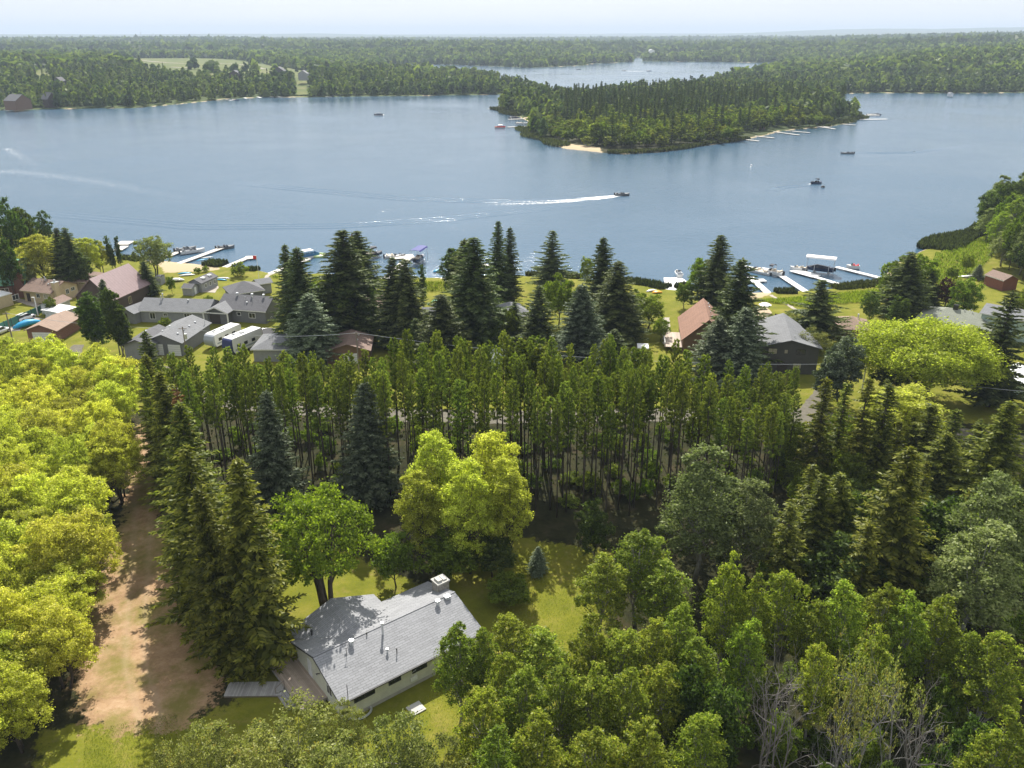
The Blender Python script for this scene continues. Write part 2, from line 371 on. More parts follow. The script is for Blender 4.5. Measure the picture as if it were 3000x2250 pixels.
# ------------------------------------------------------------------ foliage
def unit(a): return a/np.maximum(np.linalg.norm(a, axis=-1, keepdims=True), 1e-9)
def quads(C, Nn, s, asp, rng, T=None):
    "leaf shaped quads at C facing Nn"
    if T is None: T = rng.normal(size=C.shape)
    T = unit(T-(T*Nn).sum(-1, keepdims=True)*Nn); B = np.cross(Nn, T)
    s = np.asarray(s).reshape(-1, 1)*np.ones((len(C), 1)); 
    return np.stack([C+T*s, C+B*s*asp, C-T*s*.9, C-B*s*asp], 1).reshape(-1, 3)
def leafmesh(name, V, mats, v=None, rng=None, mi=None):
    me = bpy.data.meshes.new(name); n = len(V)//4; fill(me, V, np.arange(4*n).reshape(-1, 4))
    if v is None: v = rng.random(n)
    at = me.attributes.new('v', 'FLOAT', 'POINT'); at.data.foreach_set('value', np.repeat(v, 4).astype(np.float32))
    for m in mats: me.materials.append(MATS[m])
    if mi is not None: me.polygons.foreach_set('material_index', np.asarray(mi, dtype=np.int32))
    return me
def broad(seed, h, R, base, leaf, bark, nc=16, ns=12, nl=34, ls=.19, rc=.36, up=.35, flat=.75, tr=.16, stems=1, inner=.25, taper=0.0):
    rng = np.random.default_rng(seed); az = (h-base)/2; cz = base+az
    i = np.arange(nc)+.5; ph = np.arccos(1-1.75*i/nc); th = i*2.39996+rng.random()*6
    D = np.stack([np.sin(ph)*np.cos(th), np.sin(ph)*np.sin(th), np.cos(ph)], 1)
    rad = rng.uniform(.52, .82, (nc, 1)); rcl = R*rc*rng.uniform(.7, 1.3, nc)*(1-.45*taper*(.5+.5*D[:, 2]))
    CC = D*rad*np.array([R, R, az*1.08]); tf = 1-taper*(.5+.5*D[:, 2:]); CC[:, :2] *= tf; CC[:, 2] += cz
    sub = []; 
    for c, r in zip(CC, rcl):
        d = unit(rng.normal(size=(ns, 3))+np.array([0, 0, up])+unit((c-[0, 0, cz])[None])*.6)
        sub.append(np.concatenate([c+d*r*rng.uniform(.55, 1.0, (ns, 1))*[1, 1, flat], r*rng.uniform(.22, .5, (ns, 1))], 1))
    sub = np.concatenate(sub); n = len(sub)
    d = unit(rng.normal(size=(n, nl, 3))+np.array([0, 0, .3])); rr = rng.random((n, nl, 1))**.5*np.where(rng.random((n, nl, 1)) < .14, 1.9, 1)
    C = (sub[:, None, :3]+d*rr*sub[:, None, 3:4]*[1, 1, .8]).reshape(-1, 3)
    out = unit(C-[0, 0, cz-az*.3]); Nn = unit(.32*d.reshape(-1, 3)+.3*out+.8*rng.normal(size=C.shape)+[0, 0, .2])
    tone = np.repeat(rng.normal(0, .10, n), nl); v = np.clip(rng.random(len(C))*.75+.12+tone, 0, 1)
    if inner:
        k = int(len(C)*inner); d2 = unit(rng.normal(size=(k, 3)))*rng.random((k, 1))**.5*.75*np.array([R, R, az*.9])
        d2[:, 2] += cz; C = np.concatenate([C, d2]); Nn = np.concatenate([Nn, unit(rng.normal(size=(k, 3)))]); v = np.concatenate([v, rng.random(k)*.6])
    V = quads(C, Nn, ls*rng.uniform(.6, 1.3, len(C)), .55, rng)
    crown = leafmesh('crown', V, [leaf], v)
    mb = MB().use(bark)
    for st in range(stems):
        ang = 6.28*st/stems+seed; off = 0 if stems == 1 else .35
        b0 = Vector((math.cos(ang)*off, math.sin(ang)*off, 0)); t1 = Vector((math.cos(ang)*off*(1+R*.35), math.sin(ang)*off*(1+R*.35), base+az*.5))
        mid = b0.lerp(t1, .5)+Vector((rng.normal()*.15, rng.normal()*.15, 0)); tip = t1+Vector((rng.normal()*.3, rng.normal()*.3, az*.8))
        mb.tube([b0, mid, t1, tip], [tr, tr*.75, tr*.5, tr*.12], 6)
        for c in CC[st::stems]:
            f = rng.uniform(.25, .9); s0 = mid.lerp(t1, f) if rng.random() < .6 else t1.lerp(tip, f*.7); e = Vector(c)
            if e.z < s0.z: s0 = mid.lerp(b0, .15)
            m2 = s0.lerp(e, .5)+Vector((0, 0, -.1*R*.3)); mb.tube([s0, m2, e], [tr*.38, tr*.25, tr*.06], 4, False)
    return mb.mesh('trunk', True), crown
def spruce(seed, h, R, leaf, bark='bark', low=.06, gap=.5, nb=9, droop=.35, card=.28, skirt=1.0, expo=.72, dens=1.0, bare=0, side=.42):
    rng = np.random.default_rng(seed); C = []; T = []; Nn = []; S_ = []; V_ = []
    mb = MB().use(bark); lean = rng.normal(0, .15, 2)
    mb.tube([(0, 0, 0), (lean[0]*.4, lean[1]*.4, h*.5), (lean[0], lean[1], h*.985)], [h*.012+.05, h*.008+.02, .02], 6)
    z = h*low; k = 0
    while z < h*.985:
        f = (z-h*low)/(h*(1-low)); L = R*((1-f)**expo)*min(1, .55+f*4*skirt)*(1+.10*math.sin(k*1.7))+.12
        n = max(4, int(nb*(.5+.5*(1-f)))); a0 = rng.random()*6.28
        for j in range(n):
            if rng.random() > dens: continue
            a = a0+6.283*j/n+rng.normal()*.16; l = L*rng.uniform(.68, 1.18); dr = droop*(1-f*.9)+rng.normal()*.05
            dx, dy = math.cos(a), math.sin(a); m = max(3, int(l/(card*.62))+1); t = (np.arange(m)+.6)/m
            px = t*l*dx+lean[0]*z/h; py = t*l*dy+lean[1]*z/h
            pz = z+l*(.14*f*2*t-dr*t+.28*dr*t**2.2*1.6)+rng.normal()*.03
            base = np.stack([px, py, pz], 1); sp = side*l*(1-t)**.7*.6+card*.35
            for sd in (-1, 1):
                c = base+np.stack([-dy*sd*sp*.5, dx*sd*sp*.5, -sp*.14], 1)+rng.normal(0, .03, (m, 3))
                tt = np.stack([dx*.75-dy*sd*np.ones(m), dy*.75+dx*sd*np.ones(m), -.25*np.ones(m)], 1)
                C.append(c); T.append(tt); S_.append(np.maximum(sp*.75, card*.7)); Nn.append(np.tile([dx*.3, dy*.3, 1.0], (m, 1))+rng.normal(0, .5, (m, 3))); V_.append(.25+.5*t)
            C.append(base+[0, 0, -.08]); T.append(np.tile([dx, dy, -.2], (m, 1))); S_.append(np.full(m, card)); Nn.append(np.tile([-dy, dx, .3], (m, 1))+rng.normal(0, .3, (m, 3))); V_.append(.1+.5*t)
        z += gap*(.55+.6*(1-f))*(h/20)**.5; k += 1
    top = np.array([[lean[0], lean[1], h-.1-.28*q] for q in range(4)]); C.append(top); T.append(np.tile([0, 0, 1.], (4, 1))); S_.append(np.full(4, .3)); Nn.append(rng.normal(size=(4, 3))); V_.append(np.full(4, .6))
    C = np.concatenate(C); T = np.concatenate(T); Nn = unit(np.concatenate(Nn)); S_ = np.concatenate(S_); v = np.clip(np.concatenate(V_)+rng.normal(0, .17, len(C)), 0, 1)
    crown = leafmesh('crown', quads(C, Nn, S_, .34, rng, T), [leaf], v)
    if bare:
        for q in range(bare):
            a = rng.random()*6.28; zz = h*rng.uniform(.1, max(.12, low)); l = rng.uniform(.5, 1.5); mb.tube([(0, 0, zz), (math.cos(a)*l, math.sin(a)*l, zz-.15*l)], [.03, .01], 3, False)
    return mb.mesh('trunk', True), crown
def pine(seed, h, R, cb=.48, leaf='needle_pine', nb=66, tuft=15, card=.27):
    rng = np.random.default_rng(seed); mb = MB().use('bark'); lean = rng.normal(0, .35, 2)
    ax = lambda z: np.array([lean[0]*(z/h)**2, lean[1]*(z/h)**2, z])
    mb.tube([tuple(ax(0)), tuple(ax(h*.35)), tuple(ax(h*.7)), tuple(ax(h*.98))], [.15, .125, .08, .02], 5)
    C = []; Nn = []; T = []; v = []
    for i in range(nb):
        f = (i+rng.random())/nb; z = h*(cb+(1-cb)*f*.985); a = i*2.4+rng.normal()*.4
        prof = min(1, .45+f*2.2)*(1-f)**.55; l = R*prof*rng.uniform(.6, 1.15)+.15
        d = np.array([math.cos(a), math.sin(a), .18+.8*f]); p0 = ax(z)
        if i % 2: mb.tube([tuple(p0), tuple(p0+d*l*.8)], [.025, .008], 3, False)
        for t in (.38, .66, .95):
            if t*l < .25 and t < .9: continue
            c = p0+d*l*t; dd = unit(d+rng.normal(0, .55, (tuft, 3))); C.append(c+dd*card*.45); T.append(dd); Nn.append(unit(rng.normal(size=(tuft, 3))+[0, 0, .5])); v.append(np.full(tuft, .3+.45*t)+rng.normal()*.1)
    for i in range(int(nb*.22)):
        z = h*rng.uniform(cb*.45, cb); a = rng.random()*6.28; l = rng.uniform(.4, 1.3); p0 = ax(z); d = np.array([math.cos(a), math.sin(a), -.1]); mb.tube([tuple(p0), tuple(p0+d*l)], [.022, .008], 3, False)
        if rng.random() < .5:
            k = tuft//2; dd = unit(d+rng.normal(0, .6, (k, 3))); C.append(p0+d*l+dd*card*.4); T.append(dd); Nn.append(unit(rng.normal(size=(k, 3)))); v.append(np.full(k, .3))
    C = np.concatenate(C); v = np.clip(np.concatenate(v)+rng.normal(0, .16, len(C)), 0, 1)
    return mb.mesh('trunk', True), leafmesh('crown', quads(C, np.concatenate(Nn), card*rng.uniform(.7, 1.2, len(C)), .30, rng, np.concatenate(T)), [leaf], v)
def branching(mb, p, d, L, r, depth, rng, spread=.6, n=5, up=.15):
    pts = [p]; q = p.copy(); dd = d.copy()
    for i in range(4):
        dd = (dd+Vector(rng.normal(0, .16, 3))+Vector((0, 0, up*.3))).normalized(); q = q+dd*L/4; pts.append(q.copy())
    mb.tube(pts, [r, r*.82, r*.65, r*.48, r*.25], 5 if depth > 1 else 3, False)
    if depth <= 0: return pts[-1:]
    tips = []
    for i in range(n):
        f = .25+.75*(i+rng.random())/n; k = min(3, int(f*4)); b = pts[k].lerp(pts[k+1], f*4-k)
        s = Vector(rng.normal(size=3)); s = (s-s.dot(dd)*dd).normalized(); nd = (dd*(1-spread)+s*spread+Vector((0, 0, up))).normalized()
        tips += branching(mb, b, nd, L*rng.uniform(.38, .6), r*.42, depth-1, rng, spread, max(3, n-1), up)
    return tips
def deadtree(seed, h, r=.16, leafy=0, bark='dead_wood', stems=2):
    rng = np.random.default_rng(seed); mb = MB().use(bark); tips = []
    for s in range(stems):
        tips += branching(mb, Vector((s*.4, 0, 0)), Vector((.12*(s-.5)*stems, rng.normal()*.08, 1)).normalized(), h*(1-.15*s), r*(1-.15*s), 3, rng, .62, 6, .15)
    tr = mb.mesh('trunk', True)
    if not leafy: return tr, None
    T = np.array([tuple(t) for t in tips]); T = T[T[:, 2] > h*(1-leafy)]; k = 16
    d = unit(rng.normal(size=(len(T), k, 3))); C = (T[:, None]+d*rng.random((len(T), k, 1))*.55).reshape(-1, 3)
    return tr, leafmesh('crown', quads(C, unit(rng.normal(size=C.shape)+[0, 0, .4]), .15, .6, rng), ['leaf_olive'], rng=rng)

PROTO = {}
def proto(kind, n, fn): PROTO[kind] = [fn(i) for i in range(n)]
DIM = {}
def reg(kind, h, R, n, fn):
    proto(kind, n, fn); hs_, rs_ = [], []
    for tr, cr in PROTO[kind]:
        a_ = np.empty(len((cr or tr).vertices)*3, np.float32); (cr or tr).vertices.foreach_get('co', a_); a_ = a_.reshape(-1, 3); hs_.append(np.percentile(a_[:, 2], 99.7)); rs_.append(np.percentile(np.hypot(a_[:, 0], a_[:, 1]), 97))
    DIM[kind] = (max(hs_), float(np.mean(rs_)))
reg('maple', 11, 4.2, 5, lambda i: broad(10+i, 11, 4.2, 2.0, 'leaf_maple', 'bark', 26, 15, 58, .112, .26, .6, .9, .17, 2))
reg('gold', 15, 3.6, 3, lambda i: broad(30+i, 15, 3.6, 2.2, 'leaf_gold', 'bark', 26, 16, 54, .115, .29, .7, 1.0, .18, 1, .2, .35))
reg('willow', 15, 9.5, 1, lambda i: broad(40+i, 15, 9.5, 4.5, 'leaf_willow', 'bark_grey', 64, 24, 40, .17, .24, .8, .8, .42, 3, .10))
reg('greywillow', 12, 4.6, 2, lambda i: broad(44+i, 12, 4.6, 2.2, 'leaf_silver', 'bark', 20, 14, 30, .2, .33, .4, .9, .22, 2))
reg('poplar', 14, 3.0, 6, lambda i: broad(50+i, 14, 3.0, 2.5, 'leaf_poplar', 'bark_pale', 32, 11, 52, .10, .25, .5, 1.3, .16, 1, .12, .6))
reg('olive', 12, 3.4, 3, lambda i: broad(60+i, 12, 3.4, 1.5, 'leaf_olive', 'bark_pale', 18, 14, 48, .115, .34, .3, 1.0, .14, 2, .2))
reg('silver', 17, 4.0, 3, lambda i: broad(70+i, 17, 4.0, 1.5, 'leaf_silver', 'bark_pale', 28, 15, 48, .13, .26, .5, 1.1, .2, 1, .15, .5))
reg('apple', 11, 5.2, 2, lambda i: broad(80+i, 11, 5.2, 3.2, 'leaf_apple', 'bark', 26, 14, 46, .14, .25, .5, .6, .3, 5, .08))
reg('green', 10, 3.8, 3, lambda i: broad(85+i, 10, 3.8, 1.4, 'leaf_green', 'bark', 17, 13, 30, .2, .34, .4, .85, .16, 1))
reg('dark', 12, 3.6, 3, lambda i: broad(90+i, 12, 3.6, 1.2, 'leaf_dark', 'bark', 18, 13, 30, .21, .34, .4, .9, .16, 1))
reg('plum', 6, 2.6, 1, lambda i: broad(95+i, 6, 2.6, .6, 'leaf_plum', 'bark', 12, 11, 26, .18, .36))
reg('bush', 3, 1.9, 3, lambda i: broad(100+i, 3, 1.9, .1, 'leaf_green', 'bark', 10, 10, 26, .15, .42, .4, .8, .06, 3))
reg('column', 11, 1.25, 3, lambda i: broad(110+i, 11, 1.25, .3, 'leaf_dark', 'bark', 26, 9, 22, .16, .55, .3, 1.5, .12, 1, .3))
reg('colpoplar', 15, 2.3, 3, lambda i: broad(120+i, 15, 2.3, .6, 'leaf_dark', 'bark_pale', 34, 13, 34, .17, .36, .5, 1.4, .18, 2, .35))
reg('spruce', 18, 3.3, 4, lambda i: spruce(130+i, 18, 3.3, 'needle_dark', low=.04))
reg('greenspruce', 20, 3.4, 5, lambda i: spruce(140+i, 20, 3.4, 'needle_green', low=.05, droop=.3, gap=.55, card=.32))
reg('bluespruce', 16, 3.5, 3, lambda i: spruce(150+i, 16, 3.5, 'needle_blue', low=.02, droop=.12, gap=.48, nb=11, card=.3))
reg('thinspruce', 17, 1.9, 4, lambda i: spruce(160+i, 17, 1.9, 'needle_green', low=.22, droop=.4, gap=.62, nb=7, card=.32, expo=.6, dens=.82, bare=24))
reg('openspruce', 16, 3.6, 2, lambda i: spruce(170+i, 16, 3.6, 'needle_dark', low=.06, droop=-.02, gap=.85, nb=8, card=.34, expo=.75))
reg('rust', 14, 1.4, 1, lambda i: spruce(175+i, 14, 1.4, 'needle_rust', low=.3, droop=.3, gap=.7, nb=6, card=.25, dens=.6, bare=30))
reg('pine', 19, 1.7, 7, lambda i: pine(180+i, 19, 1.7, [.56, .52, .62, .58, .54, .6, .66][i]))
reg('dead', 12, 3, 3, lambda i: deadtree(190+i, 11, .24, 0, 'dead_wood', 2))
reg('halfdead', 13, 3.2, 3, lambda i: deadtree(196+i, 12, .26, .22, 'bark_pale', 2))
reg('bigpine', 12, 3.6, 1, lambda i: broad(200+i, 12, 3.6, 1.5, 'needle_blue', 'bark', 22, 14, 34, .2, .28, .6, .8, .2, 1, .2))
NAMES = dict(maple='maple_tree', gold='maple_tree', willow='willow_tree', greywillow='willow_tree', poplar='poplar_tree', olive='aspen_tree', silver='poplar_tree', apple='apple_tree',
  green='leafy_tree', dark='leafy_tree', plum='plum_tree', bush='shrub', column='cedar_tree', colpoplar='poplar_tree', spruce='spruce_tree', greenspruce='spruce_tree', bluespruce='spruce_tree',
  thinspruce='spruce_tree', openspruce='spruce_tree', rust='spruce_tree', pine='pine_tree', dead='dead_tree', halfdead='dead_tree', bigpine='pine_tree', isl='deciduous_tree', islsp='spruce_tree')
_cnt = {}
def plant(kind, x, y, h, w, label, group=None, z=None, lean=0):
    "w = crown width"
    H0, R0 = DIM[kind]; i = _cnt.get(kind, 0); _cnt[kind] = i+1; tr, cr = PROTO[kind][i % len(PROTO[kind])]
    o = bpy.data.objects.new(NAMES[kind], None); COL.objects.link(o); o.empty_display_size = .3
    o.location = (x, y, LZ-.05 if z is None else z); o.rotation_euler = (random.uniform(-.02, .02), random.uniform(-.02, .02)+lean, random.random()*6.28)
    s = w/2/R0; o.scale = (s, s, h/H0)
    tag(o, label, 'shrub' if kind == 'bush' else 'tree', group)
    for nm, me in (('trunk', tr), ('crown', cr)):
        if me: c = bpy.data.objects.new(nm, me); COL.objects.link(c); c.parent = o
    return o
def tree(kind, tx, ty, by, wpx, label, group=None, hmul=1):
    "top pixel, base row and crown width in pixels of the photograph -> a tree standing on the ground"
    bx = tx+(1500-tx)*(by-ty)/(6900-ty)
    b = P(bx, by); h = (topz(b.y, ty)-LZ)*hmul
    depth = b.y*_cp+(CAMH-LZ-h*.5)*_sp
    if 'spruce' in kind and kind != 'thinspruce': wpx *= 1.22 if by > 1200 else 1.42
    return plant(kind, b.x, b.y, h, wpx*depth/FPX, label, group)

# --- near trees, each placed by itself
for k, tx, ty, by, w, lab in [
 ('greenspruce',669,1352,1950,215,'tall green spruce nearest the boardwalk, its trunk beside the wooden deck'),
 ('greenspruce',600,1425,1960,180,'green spruce just left of the one by the wooden deck, over the dark driveway shade'),
 ('greenspruce',545,1310,1850,230,'broad green spruce leaning over the driveway where the dirt widens'),
 ('greenspruce',598,1360,1760,190,'green spruce with a pointed top behind the front pair of driveway spruces'),
 ('greenspruce',520,1185,1650,190,'green spruce halfway along the driveway row, rusty tinged at its tip'),
 ('rust',508,1140,1560,90,'thin spruce with a rusty brown top in the driveway row'),
 ('greenspruce',470,1095,1490,150,'green spruce in the driveway row below the double garage'),
 ('greenspruce',440,1040,1400,120,'dark green spruce near the far end of the driveway'),
 ('spruce',434,973,1330,105,'tallest spruce at the far end of the driveway row, in front of the grey garage'),
 ('bluespruce',775,1153,1520,140,'blue spruce standing alone in front of the pine rows, left of the yellow maples'),
 ('bluespruce',1058,1128,1470,150,'broad blue spruce with a rusty tip in front of the pine rows'),
 ('apple',925,1440,1795,330,'spreading green tree with several dark trunks behind the house roof'),
 ('gold',1270,1262,1600,165,'yellow green maple at the back left of the clump behind the chimney'),
 ('gold',1440,1262,1600,165,'yellow green maple at the back right of the clump behind the chimney'),
 ('gold',1225,1372,1660,150,'yellow green maple at the left front of the clump behind the chimney'),
 ('gold',1370,1352,1680,165,'yellow green maple in the middle front of the clump behind the chimney'),
 ('gold',1490,1348,1660,150,'yellow green maple at the right front of the clump, next to the dark pines'),
 ('green',1310,1560,1705,170,'bright green bushy tree just behind the stone chimney'),
 ('dark',1440,1560,1690,150,'dark bushy tree at the foot of the yellow maples, right of the chimney'),
 ('green',1150,1560,1720,130,'low leafy tree between the roof and the yellow maple clump'),
 ('dark',1745,1470,1640,110,'round dark leafy tree at the shady edge of the clearing'),
 ('bluespruce',1575,1602,1680,50,'young blue spruce in the shade of the clearing'),
 ('green',1490,1690,1770,140,'small leafy tree in dappled shade right of the chimney'),
 ('silver',2075,1320,1700,235,'big silvery green poplar in front of the right end of the pine rows'),
 ('silver',2200,1400,1690,190,'silvery green poplar on the right side of the bigger silvery poplar'),
 ('greenspruce',2420,1395,1720,150,'yellow green spruce with rusty tip right of the silvery poplars'),
 ('greenspruce',2480,1390,1700,160,'yellow green spruce with a long bare leader beside the rusty tipped one'),
 ('thinspruce',2380,1370,1650,110,'thin spruce just behind the rusty tipped spruce'),
 ('greenspruce',2660,1310,1800,220,'tall open spruce rising above the right hand poplars'),
 ('thinspruce',2425,1110,1440,100,'slim spruce in the row in front of the white blossom tree'),
 ('thinspruce',2480,1120,1440,85,'slim spruce second from the white utility pole'),
 ('thinspruce',2545,1110,1450,105,'slim leaning spruce beneath the wires near the utility pole'),
 ('thinspruce',2610,1130,1470,125,'slim leaning spruce in front of the pale yellow tree'),
 ('gold',2660,1140,1370,260,'pale yellow leafy tree behind the slim leaning spruces'),
 ('thinspruce',2730,1180,1430,130,'slim spruce in front of the big yellow willow'),
 ('thinspruce',2800,1200,1440,110,'small spruce at the edge of the sunlit right lawn'),
 ('greenspruce',2785,1275,1520,170,'yellow green spruce below the sunlit right lawn'),
 ('greenspruce',2950,1180,1560,190,'tall dense spruce at the right edge below the lawn'),
 ('thinspruce',2880,1240,1500,120,'spruce left of the dense one at the right edge'),
 ('dark',2760,1440,1720,230,'dark leafy tree between the open spruce and the right edge'),
 ('green',2640,1450,1720,170,'fresh green leafy tree behind the tall open spruce'),
 ('silver',2950,1370,1800,230,'grey green poplar at the right edge, the farther of two'),
 ('silver',2905,1530,1900,270,'grey green poplar at the right edge with pale bare branches'),
 ('dark',2560,1420,1700,190,'dark leafy tree among the yellow green spruces on the right'),
 ('thinspruce',2330,1480,1760,130,'dull spruce in the gap between silvery poplars and aspens'),
 ('dark',2490,1560,1800,220,'dark leafy tree in front of the yellow green spruces'),
 ('thinspruce',2560,1530,1850,120,'thin dull spruce with dark trunk above the aspens'),
 ('halfdead',1800,1590,1830,120,'bare grey aspen standing in the green trees right of the clearing'),
 ('poplar',1340,1825,2130,150,'green poplar right against the near corner of the house'),
 ('poplar',1500,1785,2050,140,'poplar on the left edge of the lawn strip right of the house'),
 ('poplar',1590,1830,2080,170,'poplar at the foot of the sunlit clearing'),
 ('poplar',1770,1625,1880,160,'bright poplar on the right edge of the sunlit clearing, behind the others'),
 ('poplar',1880,1530,1830,180,'bright green poplar beside the bare grey aspen'),
 ('poplar',1960,1640,1900,170,'poplar right of the one by the bare grey aspen'),
]:
    tree(k, tx, ty, by, w, lab)
def qpos(x, y): return ('upper fringe' if y < 1760 else 'middle' if y < 1980 else 'bottom edge')+(', left part' if x < 1700 else ', right part' if x > 2300 else ', middle part')
for k, tx, ty, by, w in [('poplar',1740,1800,2100,180),('poplar',1830,1830,2120,190),('poplar',1920,1800,2110,180),('poplar',2000,1760,2060,160),('poplar',2050,1850,2140,170),
  ('poplar',2150,1620,2010,160),('poplar',2230,1680,2030,140),('poplar',2320,1645,2010,180),('poplar',2400,1740,2060,150),('poplar',2490,1700,2050,190),('poplar',2600,1685,2030,180),
  ('poplar',2680,1740,2080,180),('poplar',2770,1745,2060,200),('poplar',1410,1990,2330,190),('poplar',1480,1900,2200,160),('poplar',1540,1950,2280,200),('poplar',1650,1930,2260,190),('poplar',1740,1950,2290,210),
  ('poplar',1850,1960,2300,200),('poplar',1950,1930,2260,190),('poplar',1410,1830,2120,130),('poplar',1580,2090,2480,240),('poplar',1750,2110,2500,240),('poplar',1900,2100,2490,230),('poplar',1450,2130,2520,240),
  ('poplar',2060,2060,2420,200),('poplar',2950,1840,2190,210),('poplar',2860,1850,2150,160),('poplar',2420,1860,2200,150),('poplar',2580,1840,2200,170),('poplar',2960,2080,2500,230),('poplar',2200,1800,2130,150),
  ('dark',2120,1980,2330,200),('dark',2030,1940,2260,170),('dark',2870,2100,2400,180),('green',2300,2090,2300,130),('green',2400,1960,2150,120),('green',2500,1990,2170,120),('green',2640,1950,2150,130),('green',2780,1990,2180,120),('green',2560,2120,2330,120),('dark',2450,2230,2560,150),('dark',2620,2220,2560,150)]:
    tree(k, tx, ty, by, w*.82, 'leafy poplar of the dense lower right stand, '+qpos(tx, ty) if k == 'poplar' else 'darker low tree under the poplars at the lower right', 'poplars of the lower right stand, '+qpos(tx, ty) if k == 'poplar' else 'understorey of the lower right stand')
for tx, ty, by, lab in [(2300,1890,2330,'dead tree with curling bare grey branches, leftmost at the lower right'),(2345,1900,2350,'dead forked tree with many pale twigs, second at the lower right'),
    (2530,1860,2420,'pale trunked tree with bare lower branches in the middle of the lower right stand'),(2560,1960,2440,'leaning pale trunk beside the middle bare tree'),
    (2720,1870,2420,'big forked tree with thick pale limbs near the lower right corner'),(2780,1930,2400,'pale bare tree between the forked tree and the corner')]:
    tree('halfdead' if by > 2400 else 'dead', tx, ty-20, by, 230, lab)
for tx, ty, by, w, lab in [(830,2085,2420,290,'pale green aspen at the bottom edge, below the deck'),(610,2120,2420,200,'pale green aspen at the bottom edge beside the grass strip'),(1170,2110,2420,230,'pale aspen at the bottom edge, below the concrete slab'),
    (960,2160,2520,260,'pale aspen at the bottom edge between the two bigger ones'),(1000,2060,2290,130,'orange tinged young aspen by the near corner of the house'),(720,2180,2560,240,'pale green aspen cut by the bottom edge, left of the deck aspen'),(1290,2180,2560,220,'pale aspen cut by the bottom edge, right of the slab'),(490,2190,2520,170,'pale aspen at the bottom edge right of the grass')]:
    tree('olive', tx, ty, by, w, lab)

# --- yellow green maples on the left
rg = np.random.default_rng(5)
YM = pw([(-420,1190),(-150,1150),(150,1150),(330,1165),(425,1230),(400,1420),(365,1590),(270,1760),(255,1920),(200,2100),(60,2300),(-120,2600),(-600,2600)], LZ)
def scatter(poly, spacing, rng, jit=.38):
    x0, y0 = poly.min(0); x1, y1 = poly.max(0); out = []
    for j, yy in enumerate(np.arange(y0, y1, spacing*.87)):
        for xx in np.arange(x0+(j % 2)*spacing/2, x1, spacing):
            out.append((xx+rng.normal()*spacing*jit*.6, yy+rng.normal()*spacing*jit*.6))
    out = np.array(out); return out[sdist(out[:, 0], out[:, 1], poly) > 0]
def inview(x, y, z=8, m=260):
    d = y*_cp+(CAMH-z)*_sp
    if d < 5: return False
    px = 1500+FPX*x/d; py = 1125-FPX*(y*_sp-(CAMH-z)*_cp)/d
    return -m < px < 3000+m and py < 2250+m*1.3
def mpos(x, y): return ('far end' if y > 115 else 'middle part' if y > 88 else 'near part')+(', beside the drive' if x > -34-(y-60)*.42 else ', away from the drive')
for x, y in scatter(YM, 5.0, rg):
    if not inview(x, y): continue
    h = rg.uniform(8.5, 12.5); plant('maple', x, y, h, rg.uniform(6.5, 8.8), 'yellow green maple of the left thicket, '+mpos(x, y), 'maples of the thicket, '+mpos(x, y))

# --- the planted pine rows
def ppos(x, y): return ('front edge' if y < 105 else 'back edge' if y > 114 else 'inner rows')+(', left third' if x < -17 else ', right third' if x > 14 else ', middle third')
PB = np.array([(-49, 102), (-58, 121), (-20, 120), (2, 118), (24, 117), (44, 119), (42, 108), (34, 98), (8, 98), (-12, 101), (-22, 104), (-34, 103)])
for x, y in scatter(PB, 2.95, rg, .25):
    plant('pine', x, y, rg.uniform(13.5, 17) if x > 27 else rg.uniform(14.5, 18.5) if x < -18 and y > 110 else rg.uniform(17, 22), rg.uniform(1.9, 2.9), 'slim bare trunked pine of the planted rows, '+ppos(x, y), 'pines of the planted rows, '+ppos(x, y))
for tx, ty in [(1530,990),(1570,985),(1600,1010)]:
    b = P(tx, ty, 21); plant('pine', b.x, b.y, 20.4, 5.0, 'one of the tallest, densest pines in the middle of the planted rows', 'dense middle pines')
for x, y in scatter(np.array([(-44, 108), (-52, 128), (45, 128), (60, 105), (44, 104), (8, 101)]), 4.6, rg):
    if rg.random() < .75: plant('bush', x, y, rg.uniform(1.2, 3.2), rg.uniform(2, 4), 'low leafy shrub among the pine trunks', 'undergrowth shrubs among the pines')
for x, y in scatter(np.array([(38, 98), (42, 120), (60, 122), (66, 106), (86, 96), (80, 86), (52, 84)]), 5.2, rg):
    k = ['dark', 'green', 'thinspruce', 'green'][int(rg.random()*4)]
    plant(k, x, y, rg.uniform(5, 9) if k != 'thinspruce' else rg.uniform(9, 13), rg.uniform(4, 6.5) if k != 'thinspruce' else 3, 'small tree filling the mixed wood right of the pine rows' if k != 'thinspruce' else 'slight spruce filling the mixed wood right of the pine rows', 'infill of the mixed wood on the right' if k != 'thinspruce' else 'slight spruces of the mixed wood')
for x, y in scatter(np.array([(20, 58), (16, 72), (34, 90), (52, 84), (76, 84), (60, 50), (30, 44)]), 5.5, rg):
    plant('bush', x, y, rg.uniform(2, 4), rg.uniform(3, 5), 'shrub on the shaded floor of the lower right stand', 'undergrowth shrubs of the lower right stand')

